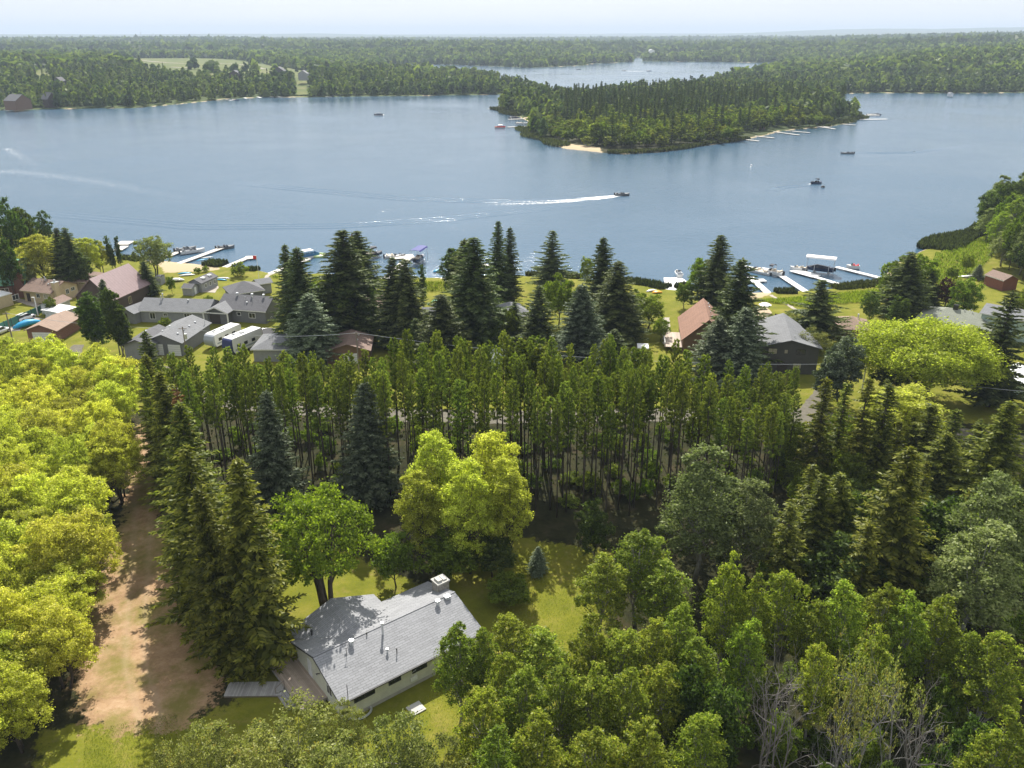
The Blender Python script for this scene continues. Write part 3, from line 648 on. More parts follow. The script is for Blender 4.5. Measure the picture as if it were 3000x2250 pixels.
# --- trees between the houses
for k, tx, ty, by, w, lab in [
 ('spruce',841,719,990,85,'narrow dark spruce at the left of the group right of the grey bungalow'),('spruce',868,728,1015,115,'dark spruce second in the group right of the grey bungalow'),
 ('bluespruce',900,862,1055,125,'blue spruce in front of the group right of the grey bungalow'),
 ('spruce',995,680,985,165,'broad dark spruce near the shore, left of its narrow neighbour'),('dark',985,800,985,200,'bushy dark tree beneath the broad shore spruce'),('spruce',1048,677,905,115,'narrow pointed spruce right of the broad shore spruce'),
 ('rust',1033,683,880,40,'brown topped thin spruce between two shore spruces'),('green',920,830,940,100,'yellowish leafy tree behind the dark spruce group'),
 ('spruce',1143,757,1010,105,'dark spruce in front of the brown bungalow, left of a pair'),('spruce',1182,762,1020,120,'dark spruce in front of the brown bungalow, right of a pair'),
 ('column',1235,772,905,26,'slim columnar cedar by the shore lawn'),('column',1093,846,990,26,'slim columnar cedar at the wall of the brown bungalow'),
 ('spruce',1294,862,1085,140,'dark cone shaped spruce right of the cedar, above the pine rows'),('spruce',1212,935,1070,60,'small spruce behind the pine rows left of the cone shaped one'),
 ('colpoplar',1335,717,880,85,'rounded dense leafy tree on the shore, left of the biggest spruces'),('spruce',1366,703,1000,120,'big dark spruce, left of the tall group in the middle of the shore'),('spruce',1390,698,1030,150,'biggest dark spruce of the tall group in the middle of the shore'),
 ('bluespruce',1345,850,1010,70,'bluish young spruce half hidden beneath the biggest spruce'),
 ('spruce',1456,650,905,64,'tall narrow spruce by the water, highest of a pair'),('spruce',1490,670,890,60,'tall narrow spruce by the water, right and lower of a pair'),
 ('openspruce',1618,676,850,92,'lone open branched spruce by the reeds'),('green',1722,752,850,46,'small pale leafy tree at the shore by the pointed spruce'),
 ('spruce',1773,698,930,95,'pointed dark spruce at the shore, tallest of the group left of the white dock'),('spruce',1812,768,1000,130,'broad dark spruce in front of the pointed shore spruce'),('spruce',1850,860,985,60,'narrow spruce on the right side of the broad shore spruce'),
 ('bluespruce',1712,838,1060,115,'bluish spruce above the pine rows in the middle'),('openspruce',1578,838,1030,110,'open branched spruce by the grey cottage roof'),('spruce',1507,885,1010,55,'slim spruce left of the open branched one'),
 ('green',1640,806,960,120,'light leafy tree between the cottage and the bluish spruce'),('green',1490,900,1020,70,'leafy shrub tree hidden behind slim spruce'),('dark',1430,920,1040,80,'dark leafy tree under the tallest group'),
 ('green',1905,862,965,100,'round green tree on the left lawn of the A frame cottage'),('green',1870,850,950,80,'leafy tree beside the broad shore spruce'),
 ('spruce',1800,965,1090,90,'young spruce above the pine rows near the white roofed shed'),('bluespruce',1770,1000,1100,70,'small bluish spruce just above the pine rows'),
 ('spruce',2113,690,915,100,'tall pointed spruce behind the A frame cottage'),('green',2062,753,900,85,'leafy tree left of the tall pointed spruce'),('green',2010,830,905,60,'yellow green shrub by the white dock'),
 ('spruce',2178,764,1080,150,'broad dark spruce between the A frame cottage and the dark house'),('bluespruce',2185,900,1130,120,'bluish spruce in front of the broad spruce at the dark house'),('bluespruce',2105,930,1120,110,'bluish spruce at the corner of the A frame cottage'),
 ('openspruce',2414,825,1010,145,'broad open spruce on the lawn behind the dark house'),('olive',2325,905,975,60,'copper tinged shrub behind the dark house'),('plum',2272,920,960,28,'little plum coloured bush behind the dark house'),
 ('olive',2400,960,1080,90,'orange tinged leafy tree at the right wall of the dark house'),('bigpine',2485,985,1180,125,'grey green pine right of the dark house'),('bigpine',2440,1050,1190,90,'grey green pine lower left of its neighbour, right of the dark house'),
 ('dark',2560,850,950,55,'thin leafy tree right of the brown roofed cottage'),('column',2630,866,975,40,'left one of two dark cedars by the green grey roof'),('column',2655,872,975,38,'right one of two dark cedars by the green grey roof'),
 ('green',2640,752,905,110,'round willow by the shore, left half behind the spruce'),('green',2700,742,890,110,'round willow by the shore, right half behind the spruce'),('spruce',2677,740,930,120,'dark spruce in front of the shore willow'),('spruce',2736,795,900,60,'slim spruce right of the shore willow'),
 ('plum',2785,815,905,70,'dark plum coloured tree above the green grey roof'),('green',2842,816,930,95,'round leafy tree above the white trimmed house'),('dark',2800,880,945,60,'dark shrub tree by the green grey roof'),('column',2835,870,925,20,'small cedar beside the white trimmed house'),
 ('willow',2745,945,1180,385,'huge yellow green willow spreading over the right lawn'),('dark',2620,1040,1160,120,'dark shade tree left of the huge willow'),
 ('bluespruce',2873,775,818,28,'little blue spruce by the red shed'),('green',2795,780,825,40,'shrub on the right shore meadow'),('green',2840,745,800,36,'yellow green young tree on the right shore meadow'),
 ('openspruce',2975,860,1190,150,'tall spruce with long bare trunk at the right edge over the lawn'),('bush',2905,1130,1180,75,'dark rounded bush at the foot of the bare trunked spruce'),
 ('colpoplar',252,856,1040,80,'left poplar of the pair beside the red garage'),('colpoplar',315,830,1040,60,'tallest poplar of the pair beside the red garage'),('colpoplar',338,885,1045,60,'right poplar behind the red garage'),('bluespruce',292,820,960,45,'blue spruce tip behind the poplars at the red garage'),
 ('column',276,704,805,24,'left one of three columnar poplars by the shore'),('column',311,688,798,20,'middle one of three columnar poplars by the shore'),('column',337,686,790,19,'right one of three columnar poplars by the shore'),('column',325,715,797,14,'smallest columnar poplar between the three'),
 ('greywillow',438,688,812,112,'round grey green willow by the docks on the left'),('spruce',421,766,865,52,'cone shaped spruce in front of the grey willow'),('green',497,808,860,26,'little round lawn tree near the white boat'),
 ('spruce',163,668,840,62,'dark spruce, left of two behind the tan house'),('spruce',192,667,845,72,'dark spruce, right of two behind the tan house'),('dark',222,735,850,70,'dark leafy tree right of the two spruces'),
 ('gold',100,690,840,120,'wide golden tree behind the green roof'),('gold',150,700,800,60,'golden tree left of the dark spruces'),('gold',243,695,820,80,'golden tree behind the columnar poplars'),('gold',285,705,800,50,'small golden tree among the columnar poplars'),('olive',60,760,860,90,'dull leafy tree right above the green roof'),
 ('dark',8,582,790,80,'dark poplar at the left edge by the water'),('dark',50,595,770,70,'dark poplar second from the left edge'),('dark',75,625,760,50,'dark poplar third from the left edge'),('dark',115,618,730,50,'dark poplar nearest the water at the left'),('dark',0,680,880,70,'dark tree at the left edge above the green roof'),
 ('green',143,868,925,36,'thin green tree before the tan house'),('bush',150,905,930,50,'shrubs against the tan house wall'),('bush',480,928,960,34,'bush at the wall of the left grey house'),('bush',610,865,892,32,'dark bush between the two grey houses'),
 ('bush',697,768,810,58,'bright round shrub on the shore lawn by the dock'),('bush',578,783,800,24,'small brown tinged shrub by the sandy shore'),('bush',600,778,796,22,'small yellow green shrub by the reeds'),('bush',720,840,860,20,'shrub by the little shed'),
 ('dark',1700,900,1000,80,'leafy tree behind the bluish spruce'),('green',1940,930,1000,50,'shrub by the A frame deck'),('green',2480,1000,1060,80,'bright leafy tree in front of the brown roofed cottage'),
]:
    tree(k, tx, ty, by, w, lab)
for x, y in scatter(pw([(2870,650),(2990,600),(3120,560),(3300,900),(3080,900),(2985,830),(2900,760)], LZ), 6.5, rg):
    k = ['silver', 'green', 'dark', 'poplar'][int(rg.random()*4)]
    plant(k, x, y, rg.uniform(10, 16), rg.uniform(6, 9), 'leafy tree of the wood on the right shore', 'trees of the right shore wood')
for x, y in scatter(pw([(2960,900),(3060,860),(3200,1300),(3080,1330),(3020,1150)], LZ), 8, rg):
    plant('green', x, y, rg.uniform(8, 11), 7, 'leafy tree at the right edge beyond the lawn', 'trees beyond the right lawn')
for x, y in scatter(pw([(-300,560),(-20,640),(-20,900),(-300,1100)], LZ), 9, rg):
    plant('dark', x, y, rg.uniform(9, 14), 8, 'leafy tree at the left edge of the village', 'trees left of the village')

# --- the wooded point in the lake
def lowbroad(seed, leaf):
    return broad(seed, 10, 3.4, .6, leaf, 'bark', 12, 7, 12, .55, .36, .4, .9, .15, 1, .3)
reg('isl', 10, 3.4, 4, lambda i: lowbroad(300+i, ['leaf_island', 'leaf_island', 'leaf_island', 'leaf_green'][i]))
reg('islsp', 18, 2.6, 3, lambda i: spruce(310+i, 18, 2.6, 'needle_dark', low=.05, gap=1.1, nb=7, card=.75, droop=.3))
IS = pw([(1480,325),(1500,300),(1560,288),(1700,285),(1900,275),(2150,262),(2400,262),(2440,300),(2485,338),(2440,362),(2350,372),(2290,378),(2230,392),(2150,410),(2075,416),(1990,426),(1900,434),(1780,434),(1700,424),(1630,408),(1590,388),(1590,368),(1590,352),(1530,335)], 1)
ip = scatter(IS, 8.2, rg); ip = ip[np.argsort(ip[:, 1])]
core = pw([(1640,345),(1720,300),(2000,285),(2350,280),(2380,310),(2300,335),(2140,352),(2050,370),(1900,395),(1780,395),(1660,370)], 1)
cd = sdist(ip[:, 0], ip[:, 1], core); ed = sdist(ip[:, 0], ip[:, 1], IS); nb_, nsp = 0, 0; farleft = []
CLEAR = pw([(2180,395),(2250,380),(2290,372),(2290,390),(2200,404)], 1)
for (x, y), c, e in zip(ip, cd, ed):
    if sdist(np.array([x]), np.array([y]), CLEAR)[0] > -2: continue
    z = float(hgt(np.array([x]), np.array([y]))[0])
    if rg.random() < (.42 if c > 0 else .10) and nsp < 290:
        nsp += 1; plant('islsp', x, y, rg.uniform(14, 24), rg.uniform(4, 6), 'dark spruce in the wood on the point in the lake', 'spruces on the lake point', z)
    elif nb_ < 290:
        nb_ += 1; plant('isl', x, y, rg.uniform(6, 9) if e < 9 or x < P(1690, 320).x*y/P(1690, 320).y else rg.uniform(8, 14), rg.uniform(6.5, 9), 'leafy tree in the wood on the point in the lake', 'leafy trees on the lake point', z)
    else: farleft.append((x, y))
print('island', nsp, nb_, len(farleft))

# --- far woods, one mass each
def wood(name, pts, size, nq, rng, leafs, spf=.25, label=''):
    "pts (n,3); every tree a tuft of leaf clumps; size (h,w)"
    n = len(pts); sp = rng.random(n) < spf*(.4+1.2*(wob(pts[:, 0], pts[:, 1], 120, 3) > .1)); h = size[0]*rng.uniform(.65, 1.25, n); h[sp] *= 1.18; w = size[1]*rng.uniform(.7, 1.2, n); w[sp] *= .5
    u = rng.random((n, nq)); a = rng.random((n, nq))*6.283
    prof = np.where(sp[:, None], (1-u)**.8, np.sqrt(np.maximum(0, 1-(2*u-.85)**2*.8)))
    rr = prof*w[:, None]/2*rng.random((n, nq))**.35
    C = np.stack([pts[:, :1]+rr*np.cos(a), pts[:, 1:2]+rr*np.sin(a), pts[:, 2:]+h[:, None]*(.12+.88*u)], -1)
    Nn = unit(np.stack([np.cos(a), np.sin(a), .8*np.ones_like(a)], -1)+rng.normal(0, .45, (n, nq, 3)))
    s = (w[:, None]*.34*(1.7/np.sqrt(nq/12)))*rng.uniform(.7, 1.3, (n, nq))*np.where(sp[:, None], 1.1, 1)
    v = np.clip(rng.random((n, 1))*.8+rng.normal(0, .12, (n, nq))+.1, 0, 1)
    ty = np.where(sp, 1, np.where(wob(pts[:, 0], pts[:, 1], 90, 9)+rng.normal(0, .5, n) > .45, 2, 0)); ty = np.minimum(ty, len(leafs)-1)
    V = quads(C.reshape(-1, 3), Nn.reshape(-1, 3), s.ravel(), .7, rng)
    me = leafmesh(name, V, leafs, v.ravel(), mi=np.repeat(ty, nq)); o = bpy.data.objects.new(name, me); COL.objects.link(o)
    return tag(o, label, 'woodland', kind='stuff')
def ringpts(r0, r1, sp, rng, half=35):
    out = []; r = r0
    while r < r1:
        s = sp*(r/r0)**.5; n = int(2*R_(half)*r/s); t = np.linspace(-R_(half), R_(half), n)+rng.normal(0, .3*s/r, n); q = r+rng.normal(0, .3*s, n)
        out.append(np.stack([q*np.sin(t), q*np.cos(t)], 1)); r += s*.9
    return np.concatenate(out)
def onland(p, m=4):
    d = land_d(p[:, 0], p[:, 1]); keep = (d > m) & (d < 1e9)
    for f in FIELDS: keep &= ~((sdist(p[:, 0], p[:, 1], f) > -2) & ((np.sin(p[:, 0]*7.3+p[:, 1]*3.1) < .995) | (p[:, 1] > 1500)))
    p = p[keep]; return np.concatenate([p, hgt(p[:, 0], p[:, 1])[:, None]], 1)
LF = ['leaf_far', 'needle_dark', 'leaf_dark']
p = ringpts(560, 1350, 7.5, rg); p = onland(p); p = p[sdist(p[:, 0], p[:, 1], IS) < -4]
n1 = p[np.hypot(p[:, 0], p[:, 1]) < 1350]; print('far1', len(n1)); wood('shore_woodland', n1, (11.5, 7.5), 44, rg, LF, label='wood along the far shores of the lake, bluish with distance')
p = onland(ringpts(1350, 2700, 12, rg), 6); print('far2', len(p)); wood('distant_woodland', p, (13, 13), 16, rg, LF, label='distant woods behind the lakes')
p = onland(ringpts(2700, 7500, 27, rg), 10); 
p = p[(wob(p[:, 0], p[:, 1], 500, 6) > -.55)]; print('far3', len(p)); wood('horizon_woodland', p, (14, 30), 9, rg, LF, label='hazy woods toward the horizon')
if farleft:
    q = np.array(farleft); wood('point_woodland', np.concatenate([q, hgt(q[:, 0], q[:, 1])[:, None]], 1), (12, 8), 60, rg, LF, label='back of the wood on the lake point')

# --- reeds and tall grass
def reeds(name, label, pts, h, rng, w=.5, m='reed', cat='reeds'):
    pts = np.asarray(pts); n = len(pts); C = pts.copy(); hh = h*rng.uniform(.6, 1.15, n); C[:, 2] += hh/2
    T = np.tile([0, 0, 1.], (n, 1))+rng.normal(0, .15, (n, 3)); a = rng.random(n)*6.28; Nn = np.stack([np.cos(a), np.sin(a), .2*np.ones(n)], 1); Nn = unit(Nn)
    V = quads(C, Nn, hh/2, w, rng, T); o = bpy.data.objects.new(name, leafmesh(name, V, [m], rng=rng)); COL.objects.link(o); return tag(o, label, cat, kind='stuff')
def band(pxs, wid, n, rng, z=0):
    q = pw(pxs, z); seg = np.hypot(*(q[1:]-q[:-1]).T); cum = np.concatenate([[0], np.cumsum(seg)]); t = rng.random(n)*cum[-1]; i = np.clip(np.searchsorted(cum, t)-1, 0, len(seg)-1)
    f = ((t-cum[i])/seg[i])[:, None]; p = q[i]*(1-f)+q[i+1]*f; d = (q[i+1]-q[i])/seg[i][:, None]; nn = np.stack([-d[:, 1], d[:, 0]], 1)
    p = p+nn*(rng.random((n, 1))-.5)*wid*(.75+.25*np.sin(t/7))[:, None]; return np.concatenate([p, np.full((n, 1), z)], 1)
reeds('reeds', 'dark reed belt round the left tip of the wooded point', band([(1452,318),(1480,331),(1515,341)], 14, 2600, rg), 2.2, rg, .4)
reeds('reeds', 'dark reed belt along the left side of the wooded point', band([(1536,376),(1552,398),(1600,413),(1650,431)], 15, 4000, rg), 2.2, rg, .35)
reeds('reeds', 'dark reed belt along the front of the wooded point', band([(1780,449),(1840,449),(1940,444),(2020,431),(2090,421),(2190,408)], 9, 6500, rg), 2.0, rg, .35)
reeds('reeds', 'reddish reed bed at the right tip of the wooded point', band([(2492,330),(2520,345),(2480,358),(2400,370)], 15, 3500, rg), 2.0, rg, .4)
reeds('reeds', 'reeds along the shore beneath the lone open spruce', band([(1540,811),(1620,808),(1700,819)], 4, 1500, rg), 1.5, rg, .25)
reeds('reeds', 'reeds along the shore left of the white dock', band([(1830,828),(1900,838),(1955,850)], 5, 1800, rg), 1.6, rg, .25)
reeds('reeds', 'dark clump of reeds right of the white dock', band([(1985,852),(2020,845)], 5, 600, rg), 1.7, rg, .25)
reeds('reeds', 'reeds between the two right hand docks', band([(2270,862),(2330,862)], 4, 900, rg), 1.6, rg, .25)
reeds('reeds', 'reeds on the sandy corner by the last dock', band([(2440,850),(2560,838),(2610,835)], 6, 2200, rg), 1.4, rg, .25)
reeds('reeds', 'dark reed belt on the right shore', band([(2730,735),(2780,712),(2850,690),(2900,672)], 13, 7000, rg), 2.0, rg, .3)
reeds('reeds', 'dark round reed clump by the long dock on the left', band([(605,778),(655,782)], 6, 1300, rg), 1.8, rg, .25)
reeds('reeds', 'reed clump by the flagpole shore', band([(725,795),(755,797)], 4, 600, rg), 1.5, rg, .25)
reeds('reeds', 'reeds at the shore behind the left columnar poplars', band([(355,760),(415,768)], 4, 800, rg), 1.5, rg, .25)
reeds('reeds', 'thin reeds along the far left shore', band([(20,318),(150,314),(280,312),(500,301)], 10, 3000, rg, .3), 2.0, rg, .6)
reeds('reeds', 'thin reeds along the far middle shore', band([(760,283),(1000,281),(1480,274)], 8, 3000, rg, .3), 1.8, rg, .6)
reeds('reeds', 'thin reeds along the far right shore', band([(2440,274),(2560,270),(2780,271),(3000,269)], 9, 3000, rg, .3), 2.0, rg, .6)
def areapts(pxs, n, rng, z=LZ):
    q = pw(pxs, z); x0, y0 = q.min(0); x1, y1 = q.max(0); p = np.stack([rng.uniform(x0, x1, n*4), rng.uniform(y0, y1, n*4)], 1); p = p[sdist(p[:, 0], p[:, 1], q) > 0][:n]
    return np.concatenate([p, np.full((len(p), 1), z)], 1)
reeds('tall_grass', 'rank yellow green grass on the right shore meadow', areapts([(2740,745),(2900,690),(2960,700),(2870,790),(2760,850),(2720,800)], 7000, rg), .8, rg, .3, 'tall_grass', 'grass')
reeds('tall_grass', 'strip of tall yellow green grass behind the right docks', areapts([(2210,882),(2380,870),(2560,850),(2620,860),(2560,885),(2350,900)], 6000, rg), .7, rg, .3, 'tall_grass', 'grass')
reeds('tall_grass', 'tall yellow green grass on the shore behind the middle docks', areapts([(790,812),(960,812),(1300,828),(1500,820),(1500,850),(1260,856),(900,840)], 7000, rg), .7, rg, .3, 'tall_grass', 'grass')
reeds('lawn_grass', 'short grass on the sunlit clearing right of the house', areapts([(1450,1700),(1560,1690),(1760,1740),(1720,1800),(1700,1960),(1480,1960)], 5000, rg), .16, rg, .35, 'tall_grass', 'grass')
reeds('lawn_grass', 'short grass on the lawn in front of the house', areapts([(1080,2130),(1400,1960),(1420,2250),(1000,2300)], 5000, rg), .14, rg, .35, 'tall_grass', 'grass')
reeds('lawn_grass', 'short grass beyond the dirt at the lower left', areapts([(250,2140),(520,2090),(520,2300),(240,2300)], 6000, rg), .14, rg, .35, 'tall_grass', 'grass')

# ------------------------------------------------------------------ building materials
mat_shingle('roof_main', (.27, .275, .29)); 
for nm, c in dict(roof_grey=(.19, .195, .205), roof_dark=(.125, .125, .135), roof_brown=(.22, .155, .125), roof_tan=(.30, .215, .165), roof_green_grey=(.22, .235, .19), roof_redbrown=(.27, .155, .11)).items(): mat_shingle(nm, c)
def mat_ribbed(name, col, step=.4, axis=0, rough=.45):
    m = mat_siding(name, col, step, axis, .55); b = m.node_tree.nodes['Principled BSDF']; b.inputs['Roughness'].default_value = rough; b.inputs['Metallic'].default_value = .15; return m
mat_ribbed('metal_plum', (.27, .19, .19), .9, 1); mat_ribbed('metal_green', (.09, .25, .15), .45); mat_ribbed('metal_green_cross', (.10, .27, .16), .45, 1); mat('metal_white', (.78, .78, .78), .35, .06, 1)
mat_siding('siding_cream', (.60, .60, .50), .2); mat_siding('siding_white', (.62, .63, .64), .2)
for nm, c in dict(siding_grey=(.27, .275, .28), siding_dkgrey=(.15, .155, .165), siding_charcoal=(.075, .073, .07), siding_taupe=(.22, .20, .175), siding_tan=(.50, .41, .26), siding_brown=(.17, .10, .06), siding_dkbrown=(.06, .04, .032), siding_sage=(.36, .46, .42), siding_red=(.20, .07, .05)).items(): mat_siding(nm, c, .22)
m_, nt_, b_ = newmat('brick'); _t = nt_.nodes.new('ShaderNodeTexCoord'); _b = N(nt_, 'TexBrick', Scale=3.0); _b.inputs['Color1'].default_value = (.22, .09, .06, 1); _b.inputs['Color2'].default_value = (.15, .06, .045, 1); _b.inputs['Mortar'].default_value = (.25, .2, .17, 1)
_m = N(nt_, 'Mapping'); _m.inputs['Rotation'].default_value = (math.pi/2, 0, 0); nt_.links.new(_t.outputs['Object'], _m.inputs[0]); nt_.links.new(_m.outputs[0], _b.inputs['Vector']); nt_.links.new(_b.outputs[0], b_.inputs['Base Color']); b_.inputs['Roughness'].default_value = .9
mat('trim_white', (.72, .72, .70), .6, .06); mat('trim_dark', (.05, .05, .05), .6, .1); mat('trim_brown', (.10, .07, .05), .7, .1); mat('trim_tan', (.5, .42, .3), .7, .1)
mat('door_white', (.68, .69, .70), .5, .05); mat('door_dark', (.06, .05, .05), .5, .1); mat('concrete', (.42, .40, .36), .9, .2, 1.5, bump=.3)
mat('galvanised', (.62, .64, .66), .35, .1, 4, .6); mat('chimney_stone', (.30, .28, .25), .9, .35, 4, bump=.6); mat('chimney_cap', (.45, .44, .41), .85, .15, 3)
mat('black_pipe', (.03, .03, .03), .5, .1); mat('asphalt', (.09, .09, .09), .9, .15, .7)
m_, nt_, b_ = newmat('glass'); b_.inputs['Base Color'].default_value = (.02, .025, .03, 1); b_.inputs['Roughness'].default_value = .05; b_.inputs['Specular IOR Level'].default_value = .8
mat('curtain_glass', (.38, .35, .27), .2, .2, 6)
mat_planks('deck_wood', (.46, .37, .30), .16, 0); mat_planks('deck_wood_along', (.40, .36, .32), .16, 1); mat_planks('ramp_wood', (.36, .35, .34), .18, 0); mat_planks('dock_wood', (.58, .55, .50), .3, 1); mat_planks('dock_tan', (.5, .40, .27), .3, 1)
mat('dock_white', (.72, .72, .70), .6, .1, 2); mat('float_black', (.03, .03, .03), .6, .1)
mat('white_paint', (.74, .74, .74), .3, .04, 1, spec=.5); mat('hull_white', (.76, .76, .75), .22, .03, 1, spec=.5); mat('hull_navy', (.03, .05, .10), .25, .05, spec=.5); mat('hull_black', (.02, .02, .025), .25, .05, spec=.5); mat('hull_blue', (.04, .16, .32), .3, .05, spec=.5); mat('hull_grey', (.16, .17, .18), .35, .1)
mat('seat_cream', (.55, .48, .38), .7, .1); mat('canvas_blue', (.035, .045, .20), .7, .1); mat('canvas_navy', (.02, .025, .04), .7, .1); mat('canvas_white', (.8, .8, .8), .6, .04); mat('tarp_blue', (.02, .28, .52), .5, .12, 3)
mat('rubber', (.02, .02, .02), .8, .1); mat('red_plastic', (.55, .03, .03), .4, .1); mat('yellow_plastic', (.75, .35, .02), .45, .1); mat('cyan_plastic', (.03, .30, .50), .4, .1); mat('green_plastic', (.02, .28, .14), .4, .1); mat('lime_plastic', (.5, .62, .28), .4, .1)
mat('chrome', (.5, .5, .5), .25, .05, metal=.9); mat('rv_blue', (.03, .04, .13), .35, .1); mat('rv_grey', (.35, .38, .42), .4, .1); mat('pole_wood', (.20, .17, .14), .9, .2, 3); mat('green_slats', (.05, .17, .13), .6, .15, 2); mat('sand', (.42, .34, .24), .95, .2, 1.5)
mat('path_stone', (.36, .32, .27), .9, .2, 2); mat('gravel', (.13, .118, .09), .95, .25, 1.2); mat('net_black', (.03, .03, .035), .8, .1); mat('skin', (.45, .28, .2), .6, .1); mat('cloth_red', (.4, .05, .05), .8, .1); mat('light_red', (.4, .01, .01), .3, .05); mat('cloth_dark', (.05, .06, .09), .8, .1)

# ------------------------------------------------------------------ buildings
def gable(mb, x0, x1, y0, y1, z, rise, axis, t=.16):
    "gable roof slab, ridge along axis"
    if axis == 'x':
        c = (y0+y1)/2; pr = [(y0, z), (c, z+rise), (y1, z), (y1, z-t), (c, z+rise-t), (y0, z-t)]; 
        mb.extr(pr[:2]+[pr[4], pr[5]], x0, x1, 'x'); mb.extr([pr[1], pr[2], pr[3], pr[4]], x0, x1, 'x')
    else:
        c = (x0+x1)/2; pr = [(x0, z), (c, z+rise), (x1, z), (x1, z-t), (c, z+rise-t), (x0, z-t)]
        mb.extr(pr[:2]+[pr[4], pr[5]], y0, y1, 'y'); mb.extr([pr[1], pr[2], pr[3], pr[4]], y0, y1, 'y')
def hiproof(mb, x0, x1, y0, y1, z, rise, axis, t=.16):
    k = min(x1-x0, y1-y0)/2
    if axis == 'x': r = [(x0+k, (y0+y1)/2), (x1-k, (y0+y1)/2)]
    else: r = [((x0+x1)/2, y0+k), ((x0+x1)/2, y1-k)]
    b = [(x0,y0),(x1,y0),(x1,y1),(x0,y1)]; v = [(*p, z-t) for p in b]+[(*p, z) for p in b]+[(*p, z+rise) for p in r]
    f = [(3,2,1,0),(0,1,5,4),(1,2,6,5),(2,3,7,6),(3,0,4,7)]
    f += [(4,5,9,8),(5,6,9),(6,7,8,9),(7,4,8)] if axis == 'x' else [(4,5,8),(5,6,9,8),(6,7,9),(7,4,8,9)]
    mb.add(v, f)
def walls(mb, x0, x1, y0, y1, z, rise, axis, oh, hip=False, zb=0):
    a0, a1, b0, b1 = x0+oh, x1-oh, y0+oh, y1-oh
    if hip: mb.box(a0, a1, b0, b1, zb, z-.1); return
    if axis == 'x':
        c = (y0+y1)/2; s = rise/((y1-y0)/2); mb.extr([(b0, zb), (b0, z+oh*s-.19), (c, z+rise-.19), (b1, z+oh*s-.19), (b1, zb)], a0, a1, 'x')
    else:
        c = (x0+x1)/2; s = rise/((x1-x0)/2); mb.extr([(a0, zb), (a0, z+oh*s-.19), (c, z+rise-.19), (a1, z+oh*s-.19), (a1, zb)], b0, b1, 'y')
def opening(par, side, u, zc, w, h, W, D, oh, kind='window', frame='trim_white', pane='glass', split=1, o=(0, 0)):
    "window or door on side F R B L, u along the side"
    e = .05; f = .09
    def bx(mb, u0, u1, z0, z1, d0, d1):
        if side == 'F': mb.box(u0, u1, oh-d1, oh-d0, z0, z1)
        elif side == 'B': mb.box(u0, u1, D-oh+d0, D-oh+d1, z0, z1)
        elif side == 'R': mb.box(W-oh+d0, W-oh+d1, u0, u1, z0, z1)
        else: mb.box(oh-d1, oh-d0, u0, u1, z0, z1)
    m = MB().use(frame); u0, u1, z0, z1 = u-w/2, u+w/2, zc-h/2, zc+h/2
    if kind == 'window':
        bx(m, u0-f, u0, z0-f, z1+f, .003, e); bx(m, u1, u1+f, z0-f, z1+f, .003, e); bx(m, u0, u1, z1, z1+f, .003, e); bx(m, u0, u1, z0-f, z0, .003, e)
        for i in range(1, split+1):
            if split > 0 and i <= split: 
                c = u0+w*i/(split+1); bx(m, c-.03, c+.03, z0, z1, .003, e-.01)
        w_ = m.build('window', par); g = MB().use(pane); bx(g, u0, u1, z0, z1, .002, .02); g.build('pane', w_)
    else:
        bx(m, u0, u1, z0, z1, .003, e); w_ = m.build(kind, par)
        if kind == 'garage_door':
            g = MB().use('trim_dark')
            for i in range(1, 5): bx(g, u0, u1, z0+h*i/5-.012, z0+h*i/5+.012, e+.001, e+.006)
            g.build('panel_grooves', w_)
def vent(par, x, y, z, h=.55, r=.2, m='galvanised', name='roof_vent'):
    MB().use(m).tube([(x, y, z-.3), (x, y, z+h)], r*.7, 10).tube([(x, y, z+h), (x, y, z+h+.16)], [r*1.15, r*.9], 10).build(name, par)
def house(name, label, A, B, he, D, rise, axis, roof, wall, oh=.45, hip=False, cat='house', wins=(), base=None, trim='trim_white', vents=(), W=None, gz=LZ, extra=None):
    a = A if isinstance(A, Vector) else P(*A, gz+he); b = B if isinstance(B, Vector) else P(*B, gz+he); d = (b-a); L = d.xy.length if W is None else W; ang = math.atan2(d.y, d.x)
    t = thing(name, label, cat, (a.x, a.y, gz), ang)
    mb = MB().use(wall); walls(mb, 0, L, 0, D, he, rise, axis, oh, hip); mb.build('wall', t)
    mb = MB().use(roof); (hiproof if hip else gable)(mb, 0, L, 0, D, he, rise, axis); r = mb.build('roof', t)
    f = MB().use(trim)
    f.box(0, L, -.02, .0-.003, he-.2, he-.02) if axis == 'x' or hip else None
    if axis == 'x' and not hip: f.box(0, L, D+.003, D+.02, he-.2, he-.02)
    if f.v: f.build('fascia', t)
    for wd in wins: opening(t, *wd[:5], L, D, oh, **(wd[5] if len(wd) > 5 else {}))
    for vx, vy, *rest in vents:
        k = (vy/(D/2) if vy < D/2 else (D-vy)/(D/2)) if axis == 'x' else (vx/(L/2) if vx < L/2 else (L-vx)/(L/2))
        vent(t, vx, vy, he+rise*k, *rest)
    if extra: extra(t, L, D, he)
    return t, L

